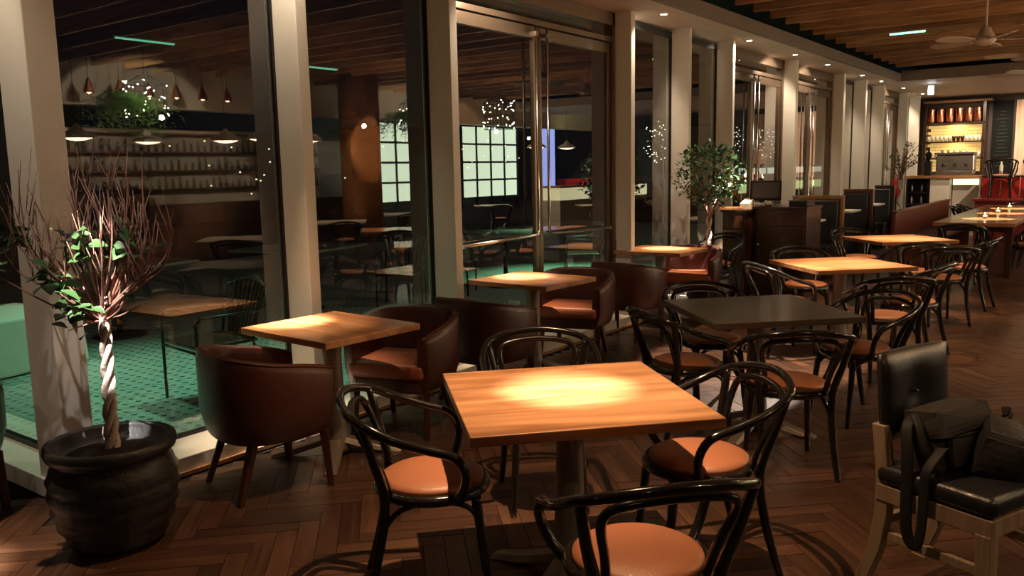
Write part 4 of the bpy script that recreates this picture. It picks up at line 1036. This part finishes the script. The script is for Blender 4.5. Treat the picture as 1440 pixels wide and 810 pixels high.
# ================================================================== the side of the room seen mirrored in the glass
def lantern(label, loc, foliage=True, r=.28, h=.5):
    t = thing('hanging_lantern', label, 'lantern', loc, 0, 'hanging cage lanterns with fairy lights')
    f = MB()
    for k in range(12):
        a = k * PI / 6; f.tube([(r * math.cos(a), r * math.sin(a), -h), (r * math.cos(a), r * math.sin(a), 0), (r * .3 * math.cos(a), r * .3 * math.sin(a), .12)], .006, 4)
    for z in (-h, -h / 2, 0): f.tube([(r * math.cos(q * PI / 8), r * math.sin(q * PI / 8), z) for q in range(16)], .008, 4, True)
    f.tube([(0, 0, .1), (0, 0, 3.5 - loc[2])], .006, 4); f.build('cage', 'black_metal', t)
    b = MB(); rv_ = random.Random(int(loc[1] * 10))
    for k in range(44):
        a = rv_.uniform(0, 2 * PI); b.box((r * 1.05 * math.cos(a), r * 1.05 * math.sin(a), rv_.uniform(-h, .05)), (.014, .014, .014))
    o = b.build('fairy_lights', 'fairy', t); o['kind'] = 'stuff'
    if foliage:
        g = MB()
        for k in range(110):
            p = Vector((-.18, -.42, -h * .45)); d = Vector((rv_.uniform(-1, 1), rv_.uniform(-1, 1), rv_.uniform(-.2, .5))) * .55
            for q in range(18):
                p2 = p + d * (q / 18) * 1.2 + Vector((0, 0, -.45 * (q / 18) ** 2)) ; s = Vector((rv_.uniform(-.05, .05), rv_.uniform(-.05, .05), rv_.uniform(-.05, .02))); w = Vector((.016, .016, .01))
                g.add([p2, p2 + s + w, p2 + s * 2, p2 + s - w], [(0, 1, 2, 3)])
        o = g.build('foliage', 'fern', t); o['kind'] = 'stuff'
    return t
lantern('cage lantern with trailing fern and fairy lights, mirrored in the first wide window', (3.0, 6.8, 2.95))
lantern('cage lantern with trailing fern, mirrored in the second wide window', (3.0, 12.5, 2.95))
lantern('cage lantern with fairy lights mirrored in the double door', (3.2, 15.6, 3.15), False, .35, .6)
lantern('cage lantern with fairy lights mirrored in the narrow window', (3.4, 21.2, 3.1), False, .3, .6)
for x, y in ((3.0, 6.8), (3.0, 12.5)): lamp('SPOT', (x - 1.3, y - .5, 3.2), (x, y, 2.75), 7000, (1, .95, .7), .05, 50, .5)
pd = None
for k, (x, y) in enumerate(((3.0, 5.75), (3.9, 7.3), (3.0, 8.1), (2.2, 8.2), (3.4, 17.4), (3.4, 18.8), (2.6, 9.4), (4.0, 14.2))):
    lab = 'white enamel pendant lamp, %s from the camera of those mirrored in the windows' % ORD[k]
    if pd is None:
        pd = thing('pendant_lamp', lab, 'lamp', (x, y, 2.15), 0, 'pendant lamps mirrored in the windows')
        MB().lathe([(.25, 0), (.21, .06), (.07, .13), (.02, .20)], seg=20, cap=False).build('lamp_shade', 'white', pd)
        MB().lathe([(.001, -.035), (.10, -.025), (.17, -.004), (.20, .01)], seg=16, cap=False).build('bulb_disc', 'shade_glow', pd)
        MB().tube([(0, 0, .16), (0, 0, 1.3)], .004, 4).build('cable', 'black_metal', pd)
    else: copy_tree(pd, (x, y, 2.15), label=lab)
for k in range(7):
    t = thing('copper_pendant', '%s small copper pendant from the left of the row mirrored in the first window' % ORD[k], 'lamp', (4.0, 6.0 + k * .48, 2.98), 0, 'copper pendants mirrored in the first window')
    MB().lathe([(.085, -.10), (.07, -.02), (.03, .08), (.015, .12)], seg=14, cap=False).build('lamp_shade', 'copper', t)
    MB().lathe([(.002, -.12), (.035, -.10), (.04, -.06), (.01, -.02)], seg=10).build('bulb', 'shade_glow', t)
    MB().tube([(0, 0, .1), (0, 0, .45)], .004, 4).build('cable', 'black_metal', t)
pl = tag(MB().lathe([(.38, 0), (.38, 3.4)], (3.1, 11.1, 0), 28).build('round_pillar', 'mid_wood', None), 'round brown pillar lit from above, mirrored in the second wide window', 'pillar')
lamp('SPOT', (2.45, 10.95, 2.9), (3.0, 11.05, .6), 700, WARM, .02, 70, .8)
pl = tag(MB().lathe([(.38, 0), (.38, 3.4)], (2.3, 22.4, 0), 28).build('round_pillar', 'mid_wood', None), 'round brown pillar lit from above, mirrored in the narrow window', 'pillar')
lamp('SPOT', (1.5, 22.0, 2.9), (2.2, 22.3, .6), 700, WARM, .02, 70, .8)
for k, (x, y, lab) in enumerate(((3.47, 12.64, 'lit table far right of the room, mirrored high in the second wide window'), (0.30, 8.99, 'lit table mirrored low in the second wide window'), (2.72, 10.19, 'lit table mirrored beside the second window column'), (4.0, 16.3, 'lit table mirrored in the left leaf of the double door'), (1.16, 6.86, 'lit table mirrored in the first wide window'), (1.41, 17.01, 'lit table mirrored in the right leaf of the double door'))):
    table('dining_table', lab, (x, y, 0), A45, .88, .88, 'table_wood' if k % 2 else 'white')
    lamp('SPOT', (x, y, 3.3), (x, y, 0), 420, CRM, .02, 36, .8)
    copy_tree(c0, (x - .5, y - .35, 0), -.8, 'bentwood armchair at the ' + lab.replace('lit table', 'table').replace('far right of the room, ', ''))
# lit service counter at the far right
ct = thing('service_counter', 'long service counter with a glowing front, mirrored in the far doors', 'counter', (3.4, 20.4, 0))
MB().span((-.3, -2.4, 0), (.3, 2.4, .8)).build('body', 'white', ct, .004); MB().span((-.34, -2.45, 1.12), (.34, 2.45, 1.17)).build('worktop', 'mid_wood', ct, .004)
MB().span((-.3, -2.4, .8), (.28, 2.4, 1.12)).build('light_strip', 'counter_glow', ct)
# timber bulkhead high on the right
struct('wall_bulkhead', MB().span((4.6, 4.0, 2.75), (4.9, 23.3, 4.1)), 'soffit')
for y in (9.0, 13.0, 17.0, 21.0): lamp('SPOT', (3.6, y, 2.6), (4.6, y, 3.2), 45, (.8, .85, .45), .05, 120, .5)
# backlit partition with black glazing bars
gp = thing('glazed_partition', 'black framed partition with backlit panes, mirrored in the double door', 'partition', (5.6, 17.0, 0), 0)
for i in range(9):
    for j in range(4):
        if i in (4,) : continue
        MB().span((0, -3.0 + i * .62, .9 + j * .48), (.02, -3.0 + i * .62 + .57, .9 + j * .48 + .43)).build('pane', 'back_glow', gp)
g = MB()
for i in range(10): g.span((-.03, -3.05 + i * .62, .6), (.05, -3.0 + i * .62, 2.9))
for j in range(6): g.span((-.03, -3.05, .85 + j * .48), (.05, 2.6, .9 + j * .48))
g.build('glazing_bars', 'black_metal', gp)
tag(MB().span((5.1, 20.1, .9), (5.14, 20.8, 2.8)).build('blue_screen', 'blue_glow', None), 'tall blue lit panel mirrored beside the door stiles', 'screen')
# back bar mirrored in the windows
bb = thing('back_bar', 'dark bar shelving mirrored in the first wide windows', 'shelves', (5.6, 9.6, 0))
MB().span((-.3, -3.6, 0), (.3, 3.2, 1.1)).build('counter', 'dark_wood', bb, .004); MB().span((.7, -3.6, 1.0), (.75, 3.2, 2.5)).build('back_panel', 'soffit', bb)
for z in (1.35, 1.7, 2.05, 2.4): MB().span((.45, -3.6, z), (.7, 3.2, z + .03)).build('shelf', 'dark_wood', bb)
rv_ = random.Random(9)
gls = MB()
for z in (1.38, 1.73, 2.08):
    for k in range(45):
        yy = -3.5 + k * .148; h = rv_.uniform(.1, .26); gls.lathe([(.03, 0), (.03, h * .6), (.012, h)], (.56, yy, z), 6)
o = gls.build('bottles_and_glasses', 'steel', bb); o['kind'] = 'stuff'
for y in (7.2, 9.6, 12.0): lamp('SPOT', (5.3, y, 3.3), (6.1, y, 1.7), 330, (1, .8, .72), .05, 80, .7)
rb_ = tag(MB().span((5.0, 21.2, 0), (5.3, 22.95, 1.3)).build('banquette', 'red_paint', None), 'red banquette mirrored in the narrow window', 'banquette')
lamp('SPOT', (4.2, 22.3, 3.1), (5.0, 22.3, .9), 500, CRM, .05, 70, .7)
print('objects', len(bpy.data.objects))
